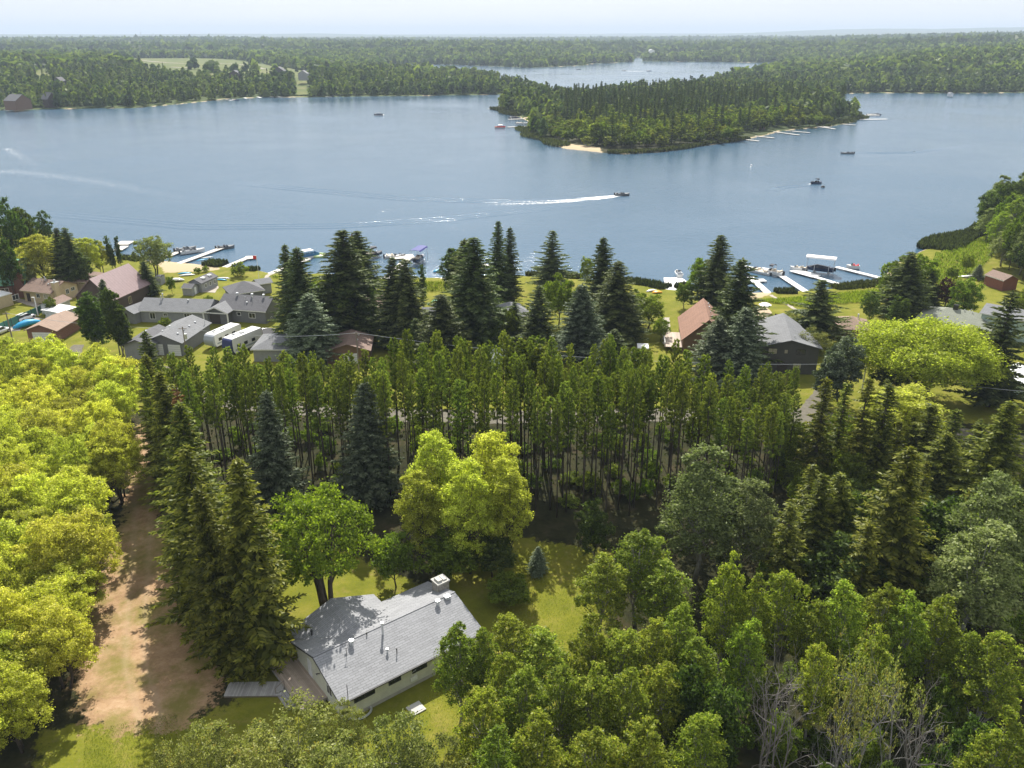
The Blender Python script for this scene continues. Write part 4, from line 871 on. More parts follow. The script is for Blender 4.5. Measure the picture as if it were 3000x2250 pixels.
# --- the house in front
a = P(600+975*.4069, 1600+1140*.4067, 3.4); b = P(600+2005*.4069, 1600+620*.4067, 3.4)
HANG = math.atan2((b-a).y, (b-a).x); W, D = 17.0, 11.2
hs = thing('house', 'white bungalow with pale grey shingle roof and stone chimney, in the foreground', 'house', (a.x, a.y, LZ), HANG)
HE, RI = 2.8, 1.85
mb = MB().use('siding_cream'); walls(mb, 0, W, 0, D, HE, RI, 'x', .4, zb=.45); mb.build('wall', hs)
MB().use('concrete').box(.42, W-.42, .42, D-.42, 0, .45).build('foundation', hs)
mb = MB().use('siding_white'); mb.extr([(.95, 0), (.95, HE+.1), (5.7, HE+RI-.25), (10.4, HE+.1), (10.4, 0)], 6, 12.5, 'y'); mb.build('wing_wall', hs)['label'] = 'white gabled wing at the back left of the bungalow'
rm = MB().use('roof_main'); gable(rm, 0, W, 0, D, HE, RI, 'x'); rf = rm.build('roof', hs)
rm = MB().use('roof_main')
z1 = HE+RI-.004; zt = .16     # cross gable, ridge at x 5.7 running back from the main ridge
for sgn, xe in ((-1, .55), (1, 10.85)):
    slope = RI/5.15; 
    pts = [(5.7, 5.62, z1), (5.7, 12.95, z1), (xe, 12.95, HE), (xe, 11.05, HE)]
    lo = [(x, y, z-zt) for x, y, z in pts]; rm.add(pts+lo, [(0,1,2,3) if sgn < 0 else (3,2,1,0), (7,6,5,4) if sgn < 0 else (4,5,6,7)]+[(i, (i+1) % 4, 4+(i+1) % 4, 4+i) if sgn > 0 else ((i+1) % 4, i, 4+i, 4+(i+1) % 4) for i in range(4)])
rm.build('wing_roof', hs)
MB().use('roof_main').box(0, W, D/2-.12, D/2+.12, HE+RI-.03, HE+RI+.02).build('ridge_cap', hs)
MB().use('trim_dark').box(0, W, -.13, -.03, HE-.14, HE-.02).box(16.7, 16.8, -.12, -.03, .2, HE-.141).build('gutter', hs)
f = MB().use('trim_dark'); f.box(0, W, -.025, -.003, HE-.2, HE-.01); 
for xx in (-.03, W+.005): f.extr([(0, HE-.02), (D/2, HE+RI-.02), (D/2, HE+RI-.2), (0, HE-.2)], xx, xx+.025, 'x'); f.extr([(D, HE-.02), (D, HE-.2), (D/2, HE+RI-.2), (D/2, HE+RI-.02)], xx, xx+.025, 'x')
f.build('fascia', hs)
for u, w in ((2.75, 2.1), (6.15, 1.25), (9.05, 1.6), (13.0, 1.6)): opening(hs, 'F', u, 2.05, w, .62, W, D, .4, frame='trim_dark', split=1)
opening(hs, 'L', 3.2, 1.9, 1.0, 1.0, W, D, .4, frame='trim_white'); opening(hs, 'L', 7.6, 1.65, .95, 2.05, W, D, .4, kind='door', frame='door_white')
opening(hs, 'R', 4, 1.8, 1.4, 1.0, W, D, .4)
for x, y, h, r in ((4.0, 5.0, .45, .28), (14.4, 5.0, .45, .28), (7.35, 4.6, 1.35, .17), (6.7, 2.6, .35, .14)): vent(hs, x, y, HE+RI*y/5.6, h, r)
vent(hs, 7.5, 2.1, HE+RI*2.1/5.6, .5, .07, 'black_pipe', 'plumbing_vent'); vent(hs, 5.9, 5.3, HE+RI*.93, .2, .07, 'black_pipe', 'plumbing_vent')
vent(hs, 1.9, 11.3, HE+.55, .45, .12, 'black_pipe', 'plumbing_vent'); vent(hs, 2.0, 10.2, HE+.6, .4, .12, 'black_pipe', 'plumbing_vent')
MB().use('galvanised').box(15.5, 16.1, 5.0, 5.5, HE+1.35, HE+RI+.22).build('roof_vent', hs)
ch = MB().use('chimney_stone').box(15.9, 17.35, 7.2, 8.5, 0, HE+2.2).build('chimney', hs)
MB().use('chimney_cap').box(15.8, 17.45, 7.1, 8.6, HE+2.203, HE+2.35).box(16.05, 16.6, 7.4, 8.3, HE+2.353, HE+2.6).box(16.75, 17.2, 7.4, 8.3, HE+2.353, HE+2.5).build('chimney_cap', ch)
MB().use('black_pipe').tube([(1.0, .34, 1.5), (1.0, .34, HE+1.6)], .035, 6).box(.85, 1.15, .28, .39, 1.2, 1.7).build('power_mast', hs)
MB().use('black_pipe').tube([(3.0, 4.2, HE+1.2), (3.0, 4.2, HE+2.3)], .03, 5).tube([(2.8, 4.2, HE+2.3), (3.2, 4.1, HE+2.3)], .03, 4).build('antenna', hs)
MB().use('trim_white').box(7.9, 8.7, .28, .39, .8, 1.3).tube([(8.1, .33, .7), (8.1, .33, 1.9), (8.6, .33, 2.0)], .03, 5).build('gas_meter', hs)
MB().use('galvanised').tube([(2.2+1.1*math.cos(t), .38-.75*math.sin(t), .22) for t in np.linspace(0, math.pi, 9)], .12, 6).build('window_well', hs)
MB().use('black_pipe').tube([(.38, 5.2, 2.6), (.1, 5.2, 2.75)], .05, 6).tube([(.12, 5.2, 2.75), (.02, 5.2, 2.7)], [.05, .14], 8).build('yard_light', hs)
def hloc(x, y, z=0): c, s = math.cos(HANG), math.sin(HANG); return Vector((a.x+c*x-s*y, a.y+s*x+c*y, LZ+z))
dk = thing('deck', 'weathered wooden deck along the left wall of the bungalow', 'deck', hloc(0, 0), HANG)
MB().use('deck_wood').box(-2.35, .38, 3.9, 11.4, .5, .6).build('platform', dk)
m = MB().use('pole_wood')
for yy in (4.0, 6.4, 8.8, 11.3): m.box(-2.3, -2.2, yy, yy+.1, 0, .498)
m.build('posts', dk); MB().use('deck_wood_along').box(-2.4, -2.352, 3.9, 11.4, .3, .62).box(-2.35, .38, 3.85, 3.898, .3, .62).build('skirt', dk)
st = MB().use('ramp_wood')
for i in range(3): st.box(-2.75-.3*i, -2.45-.3*i, 5.2, 7.6, .42-.14*i, .46-.14*i)
st.box(-3.4, -2.42, 5.12, 5.18, .05, .5).box(-3.4, -2.42, 7.62, 7.68, .05, .5); st.build('stairs', dk)
r = MB().use('pole_wood')
for yy in (5.1, 7.7):
    r.tube([(-2.45, yy, .6), (-2.45, yy, 1.5)], .04, 5).tube([(-3.4, yy, .1), (-3.4, yy, 1.05)], .04, 5).tube([(-2.45, yy, 1.5), (-3.4, yy, 1.05)], .035, 5)
r.build('stair_rail', dk)
rw = thing('boardwalk', 'grey plank boardwalk leading from the driveway to the deck stairs', 'boardwalk', (0, 0, LZ))
m = MB().use('ramp_wood'); pA, pB = P(665, 2026), P(832, 2024); m.obox(pA, pB, 1.95, .28, .34); m.build('planks', rw)
m = MB().use('pole_wood'); n_ = Vector((0, .8, 0)); m.obox(pA+n_, pB+n_, .08, 0, .278); m.obox(pA-n_, pB-n_, .08, 0, .278); m.build('bearers', rw)
sp = hloc(6.8, -2.4); s_ = thing('concrete_slab', 'square weathered slab on the lawn in front of the bungalow', 'slab', sp, HANG); 
MB().use('chimney_cap').box(-.75, .75, -.7, .7, 0, .12).box(-.55, .55, -.5, .5, .123, .16).build('cover', s_)

# ------------------------------------------------------------------ the village
win = lambda side, u, z, w, h, **k: (side, u, z, w, h, k)
Z1 = lambda x, y: (x*.452, 550+y*.452); Z4 = lambda x, y: (x*.226, 700+y*.226); Z5 = lambda x, y: (400+x*.27125, 750+y*.27125); Z6 = lambda x, y: (800+x*.27125, 600+y*.27125)
Z2 = lambda x, y: (800+x*.452, 600+y*.452); Z3 = lambda x, y: (1700+x*.5877, 650+y*.5877); ZD = lambda x, y: (2150+x*.2486, 880+y*.2486)
house('garage', 'long grey double garage with two white doors and grey shingle roof, beside the trailers', Z5(60, 925), Z5(490, 945), 3.0, 13.5, 1.7, 'y', 'roof_grey', 'siding_dkgrey', cat='garage',
      wins=[win('F', 2.8, 1.25, 2.7, 2.4, kind='garage_door', frame='door_white'), win('F', 6.6, 1.25, 2.7, 2.4, kind='garage_door', frame='door_white')],
      vents=[(6.4, 3, .1, .22), (6.4, 5.5, .1, .22), (6.4, 8, .1, .22), (6.4, 10.6, .1, .22), (2.5, 4, .1, .2), (2.5, 7, .1, .2), (8.1, 11.5, .9, .1)])
def porch(t, L, D, he):
    pass
house('house', 'grey bungalow with porch gable and white corner trim behind the trailers', Z5(850, 565), Z5(1395, 603), 3.1, 9.0, 2.3, 'x', 'roof_dark', 'siding_dkgrey',
      wins=[win('F', 8.9, 1.8, 1.5, 1.1, split=1), win('F', 5.6, 2.0, .8, .7, split=0), win('R', 3, .7, .6, .3, split=0), win('R', 5.5, .7, .6, .3, split=0)], vents=[(3.6, 4.2, .5, .3), (7.4, 4.2, .5, .3), (10.3, 4.2, .5, .3), (6.2, 3.0, .7, .08), (8.1, 3.0, .7, .08), (7.0, 2.2, .1, .2)])
house('house_wing', 'rear wing of the grey bungalow with its ridge toward the lake', Z5(1010, 420), Z5(1390, 365), 3.0, 8, 1.9, 'x', 'roof_dark', 'siding_dkgrey', hip=True, cat='house wing', wins=[win('R', 3, 1.8, 1.4, 1.1)])
house('porch', 'open gabled entry porch with white truss on the grey bungalow', Z5(705, 605), Z5(985, 622), 3.0, 6.5, 1.35, 'y', 'roof_grey', 'siding_dkgrey', cat='porch', oh=.9, wins=[win('F', 2.6, 1.2, 2.6, 2.2, kind='door', frame='door_dark')],
      extra=lambda t, L, D, he: MB().use('trim_white').extr([(0, he-.05), (L/2, he+1.3), (L/2, he+1.1), (0, he-.25)], -.06, -.005, 'y').extr([(L, he-.05), (L, he-.25), (L/2, he+1.1), (L/2, he+1.3)], -.06, -.005, 'y').box(.3, L-.3, -.05, .1, he-.2, he-.02).box(.1, .35, .0, .25, 0, he-.18).box(L-.35, L-.1, .0, .25, 0, he-.18).build('truss', t))
house('boathouse', 'little grey lean building at the lake end of the grey bungalow', Z5(1300, 310), Z5(1475, 283), 2.8, 4, .9, 'x', 'roof_grey', 'siding_grey', cat='shed')
house('house', 'light grey bungalow with dark roof left of the double garage', Z5(0, 590), Z5(475, 603), 2.9, 8.5, 1.9, 'x', 'roof_grey', 'siding_grey', W=17,
      wins=[win('F', 3.4, 1.6, 1.2, 1.4), win('F', 6.5, 2.0, .8, .6), win('F', 12.0, 1.4, 1.9, 1.8, split=2), win('R', 3, 1.7, 1.2, 1.0)], vents=[(4.4, 3.6, .8, .12), (4.6, 4.2, 1.0, .18), (11, 3.5, .2, .2)])
house('porch', 'front gable porch of the light grey bungalow', Z4(1495, 940), Z4(1735, 975), 2.7, 6.5, 1.15, 'y', 'roof_grey', 'siding_grey', cat='porch', oh=.7, wins=[win('F', 1.7, 1.2, 1.9, 2.2, kind='door', frame='door_dark')])
house('house', 'large plum brown metal roofed house with dark log walls', Z4(950, 765), Z4(1470, 800), 3.4, 15, 5.0, 'y', 'metal_plum', 'siding_dkbrown', trim='trim_brown', wins=[win('F', 5, 2, 1.6, 1.2), win('R', 6.5, 1.6, 1.0, 1.6, frame='trim_tan')])
def tanhouse(t, L, D, he):
    c = MB().use('siding_tan').box(L-.6, L+.5, 1.2, 2.6, 0, he+2.4).build('chimney', t); MB().use('galvanised').box(L-.7, L+.6, 1.1, 2.7, he+2.403, he+2.5).tube([(L, 1.9, he+2.4), (L, 1.9, he+3.1)], .25, 8).build('chimney_cap', c)
house('house', 'tan bungalow with brown roof and tan chimney, left of the plum roofed house', Z4(245, 665), Z4(655, 712), 3.0, 9.5, 2.0, 'x', 'roof_brown', 'siding_tan', trim='trim_tan', oh=.6, wins=[win('F', 2.0, 1.2, 1.1, 2.1, kind='door', frame='door_dark'), win('F', 5.2, 1.9, 1.0, .9), win('F', 7.7, 1.9, 1.4, .9, pane='curtain_glass'), win('R', 5.6, 2, .9, 1.1), win('R', 7.4, 2.2, 1.1, .8)],
      vents=[(3.6, 4, .7, .12), (4.4, 4.2, .9, .15), (5.0, 4.0, .7, .12), (6.6, 3, .15, .2)], extra=tanhouse)
house('house_wing', 'rear brown roofed wing behind the tan bungalow', Z4(680, 540), Z4(1105, 560), 2.8, 9, 2.0, 'x', 'roof_brown', 'siding_tan', hip=True, cat='house wing', trim='trim_tan')
def greenh(t, L, D, he):
    c = MB().use('brick').box(L-2.4, L-.4, -.6, .8, 0, he+6.2).build('chimney', t); MB().use('metal_green').box(L-2.55, L-.25, -.75, .95, he+6.203, he+6.4).build('chimney_cap', c)
house('house', 'brick house with green ribbed metal roof at the left edge', Z4(-420, 640), Z4(330, 590), 3.2, 13, 5.6, 'x', 'metal_green', 'brick', trim='trim_dark', hip=False, wins=[win('F', 8, 1.8, 1.6, 1.2)], extra=greenh)
house('dormer', 'green roofed brick dormer in front of the green metal roof', Z4(-260, 470), Z4(170, 440), 5.2, 8, 2.0, 'x', 'metal_green_cross', 'brick', trim='trim_dark', cat='dormer')
house('mobile_home', 'tan flat roofed mobile home at the left edge', Z4(-150, 790), Z4(155, 700), 3.0, 6, .25, 'x', 'metal_white', 'siding_tan', oh=.12, cat='mobile home', wins=[win('F', 7.0, 1.7, 1.6, 1.2)])
house('garage', 'red brick garage with white door and brown roof, by the poplar pair', Z4(300, 1188), Z4(735, 1196), 2.7, 10.5, 1.35, 'y', 'roof_tan', 'brick', cat='garage', trim='trim_brown', wins=[win('F', 3.7, 1.1, 4.3, 2.15, kind='garage_door', frame='door_white')])
house('carport', 'white flat roofed carport behind the red garage', Z4(760, 960), Z4(930, 905), 2.3, 6, .1, 'x', 'metal_white', 'siding_white', cat='carport', W=5)
house('shed', 'brown roofed side building right of the tan house chimney', Z4(700, 870), Z4(935, 770), 2.4, 4.5, .9, 'x', 'roof_brown', 'siding_white', cat='shed')
house('garage', 'dark roofed garage left of the double garage with a small front porch roof', Z4(1560, 1385), Z4(1960, 1400), 3.0, 10, 1.4, 'y', 'roof_dark', 'siding_grey', cat='garage', vents=[(2.5, 6, .15, .2)])
house('cabin', 'small grey cabin with two roof skylights on the lawn', Z5(545, 285), Z5(700, 298), 2.5, 7.5, 1.0, 'y', 'roof_dark', 'siding_grey', oh=.25, cat='cabin', wins=[win('R', 2, 1.4, .7, .9), win('R', 4, 1.4, .7, .9), win('R', 6, 1.4, .7, .9)], extra=lambda t, L, D, he: MB().use('metal_white').box(L*.55, L*.8, 2.2, 3.3, he+.45, he+.85).box(L*.55, L*.8, 5, 6.1, he+.45, he+.85).build('skylight', t))
house('shed', 'little grey shed with white door in front of the small cabin', Z5(478, 342), Z5(600, 348), 2.1, 3.4, .7, 'x', 'roof_dark', 'siding_grey', oh=.2, cat='shed', wins=[win('R', 1.7, 1, .9, 1.8, kind='door', frame='door_white')])
house('shed', 'grey green shed behind the cone shaped spruce', Z4(2000, 500), Z4(2080, 500), 2.2, 3, .3, 'x', 'roof_dark', 'siding_grey', oh=.1, cat='shed')
house('garage', 'garage roof with dark shingles right of the trailers', Z5(1225, 1010), Z5(1720, 1010), 2.8, 9.5, 1.9, 'x', 'roof_grey', 'siding_grey', hip=True, cat='garage', vents=[(6.6, 4.2, .3, .2)])
house('garage', 'brown roofed garage with white door above the pine rows', Z2(325, 955), Z2(500, 950), 2.8, 9.5, 1.5, 'y', 'roof_brown', 'siding_brown', cat='garage', trim='trim_brown', wins=[win('F', 5.3, 1.1, 2.8, 2.1, kind='garage_door', frame='door_white')], W=9.5, vents=[(6.5, 4, .1, .2), (6.5, 7, .1, .2)])
house('house', 'brown bungalow half hidden behind the spruce pair', Z2(505, 718), Z2(690, 690), 3.0, 11, 2.4, 'x', 'roof_tan', 'siding_taupe', wins=[win('L', 3, 1.7, 1, 1.2), win('F', 3, 1.3, 1.0, 2.0, kind='door', frame='door_white')], W=13, trim='trim_brown')
house('house', 'blue grey roofed cottage half hidden by the slim spruce', Z2(1480, 738), Z2(1690, 715), 2.9, 10, 2.1, 'x', 'roof_grey', 'siding_grey', hip=True)
house('house', 'blue grey roof glimpsed between dark spruces in the middle', Z2(955, 735), Z2(1060, 735), 2.8, 7, 1.5, 'x', 'roof_grey', 'siding_grey')
def aframe(t, L, D, he):
    MB().use('deck_wood').box(-3.2, .4, 1.0, 10.5, 1.0, 1.12).build('deck', t)
    r = MB().use('trim_white').box(-3.25, -3.15, 1.0, 10.5, 1.95, 2.03)
    for yy in np.arange(1, 10.6, .475): r.box(-3.22, -3.18, yy-.03, yy+.03, 1.12, 1.95)
    r.build('railing', t)
house('cottage', 'long steep brown roofed cottage with a side deck', P(1996, 997, 3.6), P(1996, 997, 3.6)+Vector((10.5, -1.4, 0)), 3.0, 15.5, 4.7, 'y', 'roof_redbrown', 'siding_brown', trim='trim_brown', W=10.6, extra=aframe, cat='cottage', vents=[(6.2, 4, .3, .1), (6.2, 7, .3, .1), (6.2, 10.5, .3, .15), (6.2, 13, .3, .15)])
def charroof(t, L, D, he):
    V = [(0, 0, he), (L/2, 0, he+1.55), (L, 0, he), (L, 6.5, he), (L*.90, 9.5, he), (L*.88, 15.0, he), (0, 15.0, he), (L*.53, 12.2, he+3.2)]
    n = len(V); low = [(x, y, z-.16) for x, y, z in V]
    mb = MB().use('roof_grey').add(V+low, [(0, 1, 7, 6), (1, 2, 3, 7), (7, 3, 4), (7, 4, 5), (7, 5, 6), (8, 14, 15, 9), (9, 15, 11, 10), (15, 12, 11), (15, 13, 12), (15, 14, 13), (0, 8, 9, 1), (1, 9, 10, 2), (2, 10, 11, 3), (3, 11, 12, 4), (4, 12, 13, 5), (5, 13, 14, 6), (6, 14, 8, 0)])
    for c in list(t.children):
        if c.name.startswith('roof') and 'vent' not in c.name: c.data = mb.mesh('roof')
    MB().use('siding_charcoal').box(.55, L*.80-.5, D-.5, 15, 0, he-.12).build('rear_wall', t)
house('house', 'two storey charcoal house with grey roof facing the camera', ZD(300, 545), ZD(1050, 575), 5.6, 7.5, 1.55, 'y', 'roof_grey', 'siding_charcoal', trim='trim_dark', oh=.55,
      wins=[win('F', 2.75, 4.6, 1.6, 1.05, frame='trim_dark', pane='curtain_glass'), win('F', 5.3, 4.6, .6, .75, frame='trim_dark', pane='curtain_glass', split=0), win('F', 8.1, 4.6, 1.6, 1.05, frame='trim_dark'), win('F', 7.7, 1.7, 1.5, 1.0, frame='trim_dark', pane='curtain_glass'), win('F', 4.9, 1.2, 2.0, 2.3, kind='door', frame='door_dark')], vents=[(6.9, 2.0, .3, .1), (6.4, 3.4, .15, .2)], extra=charroof)
house('cottage', 'brown roofed cottage right of the charcoal house', ZD(1190, 330), ZD(1620, 365), 2.8, 8.5, 1.8, 'x', 'roof_tan', 'siding_brown', hip=True, trim='trim_brown', cat='cottage', vents=[(5, 4.8, .5, .2)])
house('house', 'green grey hip roofed bungalow behind the huge willow', Z3(1670, 478), Z3(2050, 545), 2.8, 11, 2.1, 'x', 'roof_green_grey', 'siding_grey', hip=True, vents=[], extra=lambda t, L, D, he: MB().use('hull_black').box(6.4, 7.4, 5.0, 5.9, he+1.2, he+3.0).build('chimney', t))
house('house', 'pale green house with white trimmed balcony near the right edge', Z3(1990, 452), Z3(2110, 475), 5.2, 9, 1.2, 'x', 'roof_grey', 'siding_sage', W=12, extra=lambda t, L, D, he: MB().use('trim_white').box(-3.2, .3, .4, .5, 3.6, 3.75).box(-3.2, -3.1, .4, 7, 3.6, 3.75).box(-3.2, -3.05, .4, .55, 0, 5.1).box(-1.6, -1.45, .4, .55, 0, 5.1).box(-3.2, .4, .4, 7, 2.5, 2.6).build('balcony', t))
house('shed', 'red boarded shed with mossy roof on the right shore', Z3(2015, 262), Z3(2085, 285), 2.8, 5, 1.2, 'x', 'roof_brown', 'siding_red', oh=.2, cat='shed', W=6.5)
house('greenhouse', 'long glazed pale greenhouse at the right edge behind the bare trunked spruce', (2925, 1085), (3010, 1140), 2.4, 7, 1.6, 'x', 'rv_grey', 'siding_sage', cat='greenhouse', W=14)
house('shed', 'small white roofed shed right above the pine rows', Z3(285, 628), Z3(342, 630), 2.0, 2.8, .2, 'x', 'metal_white', 'siding_dkbrown', oh=.1, cat='shed')
house('camper', 'white roofed camper parked behind the middle pine rows', (1427, 1047), (1462, 1050), 2.4, 5.5, .1, 'x', 'metal_white', 'siding_sage', oh=.05, cat='camper')
# far houses
for lab, A, B, he, D_, rise, wm, rm_ in [('dark timber chalet on the far left shore', (45, 296), (92, 292), 8, 14, 5, 'siding_brown', 'roof_dark'), ('smaller dark timber chalet right of the bigger far chalet', (138, 292), (172, 290), 7, 12, 6, 'siding_dkbrown', 'roof_dark'),
    ('dark house by the fields on the far left', (155, 238), (178, 238), 6, 12, 4, 'siding_charcoal', 'roof_dark'), ('dark roofed house in the woods above the far docks', (798, 208), (832, 208), 9, 14, 5, 'siding_charcoal', 'roof_dark'),
    ('dark cabin in the woods by the far field', (670, 216), (700, 216), 7, 12, 4, 'siding_dkbrown', 'roof_dark'), ('pale house above the sandy cut on the far shore', (872, 216), (900, 216), 8, 12, 4, 'siding_grey', 'roof_grey'),
    ('white roofed cabin among trees on the left of the lake point', (1594, 320), (1609, 320), 4, 7, 1, 'siding_white', 'metal_white'), ('white roofed cabin among trees in the middle of the lake point', (2036, 356), (2058, 356), 4, 7, 1, 'siding_white', 'metal_white'),
    ('white roofed cabin on the right part of the lake point', (2194, 330), (2214, 330), 4, 7, 1, 'siding_white', 'metal_white'), ('brown cabin near the docks of the lake point', (2222, 362), (2245, 362), 4, 7, 2, 'siding_brown', 'roof_dark'),
    ('white boathouse on the far right shore', (2784, 274), (2795, 274), 3, 7, 1, 'siding_white', 'roof_grey'), ('bright roofed house across the second lake', (1455, 180), (1466, 180), 7, 12, 3, 'siding_white', 'roof_redbrown'),
    ('house with red roof across the second lake', (1618, 184), (1634, 184), 7, 12, 3, 'siding_white', 'roof_redbrown'), ('white hall far behind the second lake', (1903, 147), (1918, 147), 8, 25, 2, 'white_paint', 'metal_white'), ('white barn far off on the right', (2425, 131), (2436, 131), 8, 25, 3, 'white_paint', 'metal_white')]:
    gz = 1.0
    if A[1] < 250: q = P(*A, 14); gz = float(hgt(np.array([q.x]), np.array([q.y]))[0])
    house('house' if 'boat' not in lab else 'boathouse', lab, A, B, he, D_, rise, 'y', rm_, wm, cat='house', gz=gz, oh=.3)

# ------------------------------------------------------------------ vehicles
def wheel(par, x, y, r, w=.24, name='wheel'):
    o = MB().use('rubber').tube([(x, y-w/2, r), (x, y+w/2, r)], r, 14).build('wheel', par); MB().use('chrome').tube([(x, y-w/2-.012, r), (x, y+w/2+.012, r)], r*.6, 10).build('rim', o)
def car(label, at, toward, col='white_paint', L=4.7, group=None):
    p = P(*at); q = P(*toward); ang = math.atan2((q-p).y, (q-p).x); t = thing('car', label, 'car', p, ang, group); w = .92
    def ring(x, zb, zt, hw, cr=.12): return [(x, -hw, zb), (x, hw, zb), (x, hw, zt-cr), (x, hw-cr, zt), (x, -hw+cr, zt), (x, -hw, zt-cr)]
    MB().use(col).loft([ring(-L/2, .45, .85, w-.12), ring(-L/2+.12, .3, 1.02, w-.03), ring(-L*.2, .26, 1.05, w), ring(L*.2, .26, 1.0, w), ring(L/2-.35, .28, .88, w-.04), ring(L/2, .4, .7, w-.2)]).build('body', t, True)
    MB().use('glass').loft([ring(-L/2+.2, 1.0, 1.06, w-.1, .03), ring(-L/2+.6, 1.0, 1.58, w-.16), ring(L*.06, 1.0, 1.6, w-.16), ring(L*.24, 1.0, 1.04, w-.1, .03)]).build('windows', t)
    MB().use(col).loft([ring(-L/2+.5, 1.56, 1.63, w-.2, .03), ring(-L*.1, 1.6, 1.70, w-.17, .04), ring(L*.05, 1.58, 1.66, w-.2, .03)]).build('roof', t)
    for x in (-L*.3, L*.31):
        for s in (-1, 1): wheel(t, x, s*(w-.1), .36)
    for s in (-1, 1): MB().use('chrome').box(L/2-.18, L/2-.06, s*.62-.15, s*.62+.15, .66, .78).build('headlight', t); MB().use('light_red').box(-L/2-.01, -L/2+.05, s*.66-.12, s*.66+.12, .72, .9).build('tail_light', t)
car('white SUV parked on the driveway left of the red garage', (76, 937), (110, 925)); car('white car cut off by the left edge', (2, 977), (30, 965))
def rv(label, A, B, w, h, L=None, cap='rv_grey', stripe='rv_grey'):
    a_, b_ = P(*A), P(*B); d = b_-a_; ang = math.atan2(d.y, d.x); L = L or d.length; t = thing('travel_trailer', label, 'trailer', a_, ang)
    pr = [(0, 1.6), (.25, .9), (.9, .55), (L, .55), (L, h-.3), (L-.3, h), (.9, h), (.3, h-.35), (0, 2.2)]
    MB().use('white_paint').extr(pr, -w/2, w/2, 'y').build('body', t)
    MB().use(cap).extr([(-.02, 1.62), (.23, .92), (.85, .56), (.95, .56), (.6, 1.2), (.5, h-.6), (.6, h-.1), (.27, h-.34), (-.02, 2.2)], -w/2-.012, w/2+.012, 'y').build('front_cap', t)
    s = MB().use(stripe)
    for sd in (-1, 1): s.box(1.2, L-.2, sd*(w/2+.008)-.004, sd*(w/2+.008)+.004, 1.0, 1.35)
    s.build('stripe', t)
    for x in (2.2, 4.2, 6.4):
        if x < L-1: f = MB().use('trim_dark').box(x-.5, x+.5, -w/2-.03, -w/2-.013, 1.6, 2.3).build('window', t); MB().use('glass').box(x-.42, x+.42, -w/2-.035, -w/2-.031, 1.68, 2.22).build('pane', f)
    MB().use('trim_white').box(L*.45, L*.45+.9, -.35, .35, h+.002, h+.3).build('air_conditioner', t)
    for x in (1.8, L*.3, L*.75): MB().use('trim_white').box(x, x+.4, -.2, .2, h+.002, h+.14).build('roof_vent', t)
    MB().use('glass').box(L*.25, L*.25+.9, .3, .9, h+.003, h+.04).build('solar_panel', t)
    for x in (L*.55, L*.66):
        for sd in (-1, 1): wheel(t, x, sd*(w/2-.15), .38)
rv('white travel trailer nearest the double garage, with a roof solar panel', Z5(790, 1015), Z5(1095, 875), 2.5, 3.3); rv('white fifth wheel trailer with a dark blue front, right of its neighbour', Z5(985, 1085), Z5(1330, 940), 2.5, 3.8, cap='rv_blue')
# trampoline, poles, wires
tp = thing('trampoline', 'round dark trampoline on the lawn right of the trailers', 'trampoline', P(783, 981)); MB().use('net_black').tube([(0, 0, .85), (0, 0, .9)], 2.0, 24).build('mat', tp)
MB().use('chrome').tube([(2.1*math.cos(t), 2.1*math.sin(t), .88) for t in np.linspace(0, 6.2832, 25)], .05, 5).build('frame', tp); m = MB().use('chrome')
for k in range(6): t_ = k*1.047; m.tube([(2.1*math.cos(t_), 2.1*math.sin(t_), 0), (2.1*math.cos(t_), 2.1*math.sin(t_), .88)], .04, 5)
m.build('legs', tp)
tops = []
for lab, bs, ty in [('wooden utility pole with a transformer in front of the double garage', (552, 1068), 957), ('wooden utility pole behind the brown roofed garage', (1052, 1090), 972), ('pale utility pole in the mixed wood right of the charcoal house', (2524, 1150), 1062), ('short wooden pole at the left edge', (38, 1000), 914), ('white yard light pole on the lawn behind the red garage', (112, 925), 872)]:
    b_ = P(*bs); h = topz(b_.y, ty)-LZ; t = thing('utility_pole', lab, 'utility pole', b_); MB().use('pole_wood' if 'pale' not in lab and 'white' not in lab else 'trim_white').tube([(0, 0, 0), (0, 0, h)], [.16, .11], 8).build('pole', t)
    if 'transformer' in lab: MB().use('galvanised').tube([(.35, 0, h-2.6), (.35, 0, h-1.5)], .28, 10).build('transformer', t)
    if 'wooden' in lab: MB().use('pole_wood').box(-.8, .8, -.05, .05, h-.5, h-.38).build('crossarm', t)
    if 'yard' in lab: MB().use('trim_white').box(-.6, .1, -.12, .12, h, h+.12).build('lamp', t)
    tops.append(Vector((b_.x, b_.y, LZ+h-.2)))
def wire(lab, p, q, sag, r=.028):
    pts = [p.lerp(q, t)+Vector((0, 0, -sag*4*t*(1-t))) for t in np.linspace(0, 1, 17)]; tag(MB().use('galvanised').tube(pts, r, 4).build('power_line'), lab, 'power line')
wire('power line from the garage pole to the pole behind the brown garage', tops[0], tops[1], 1.2); wire('power line from the brown garage pole over the pine tops to the right hand pole', tops[1], tops[2], 2.2); wire('power line from the right hand pole toward the right edge', tops[2], P(3060, 1150, 7), 1.0); wire('power line from the garage pole toward the left edge pole', tops[0], tops[3], 1.0)
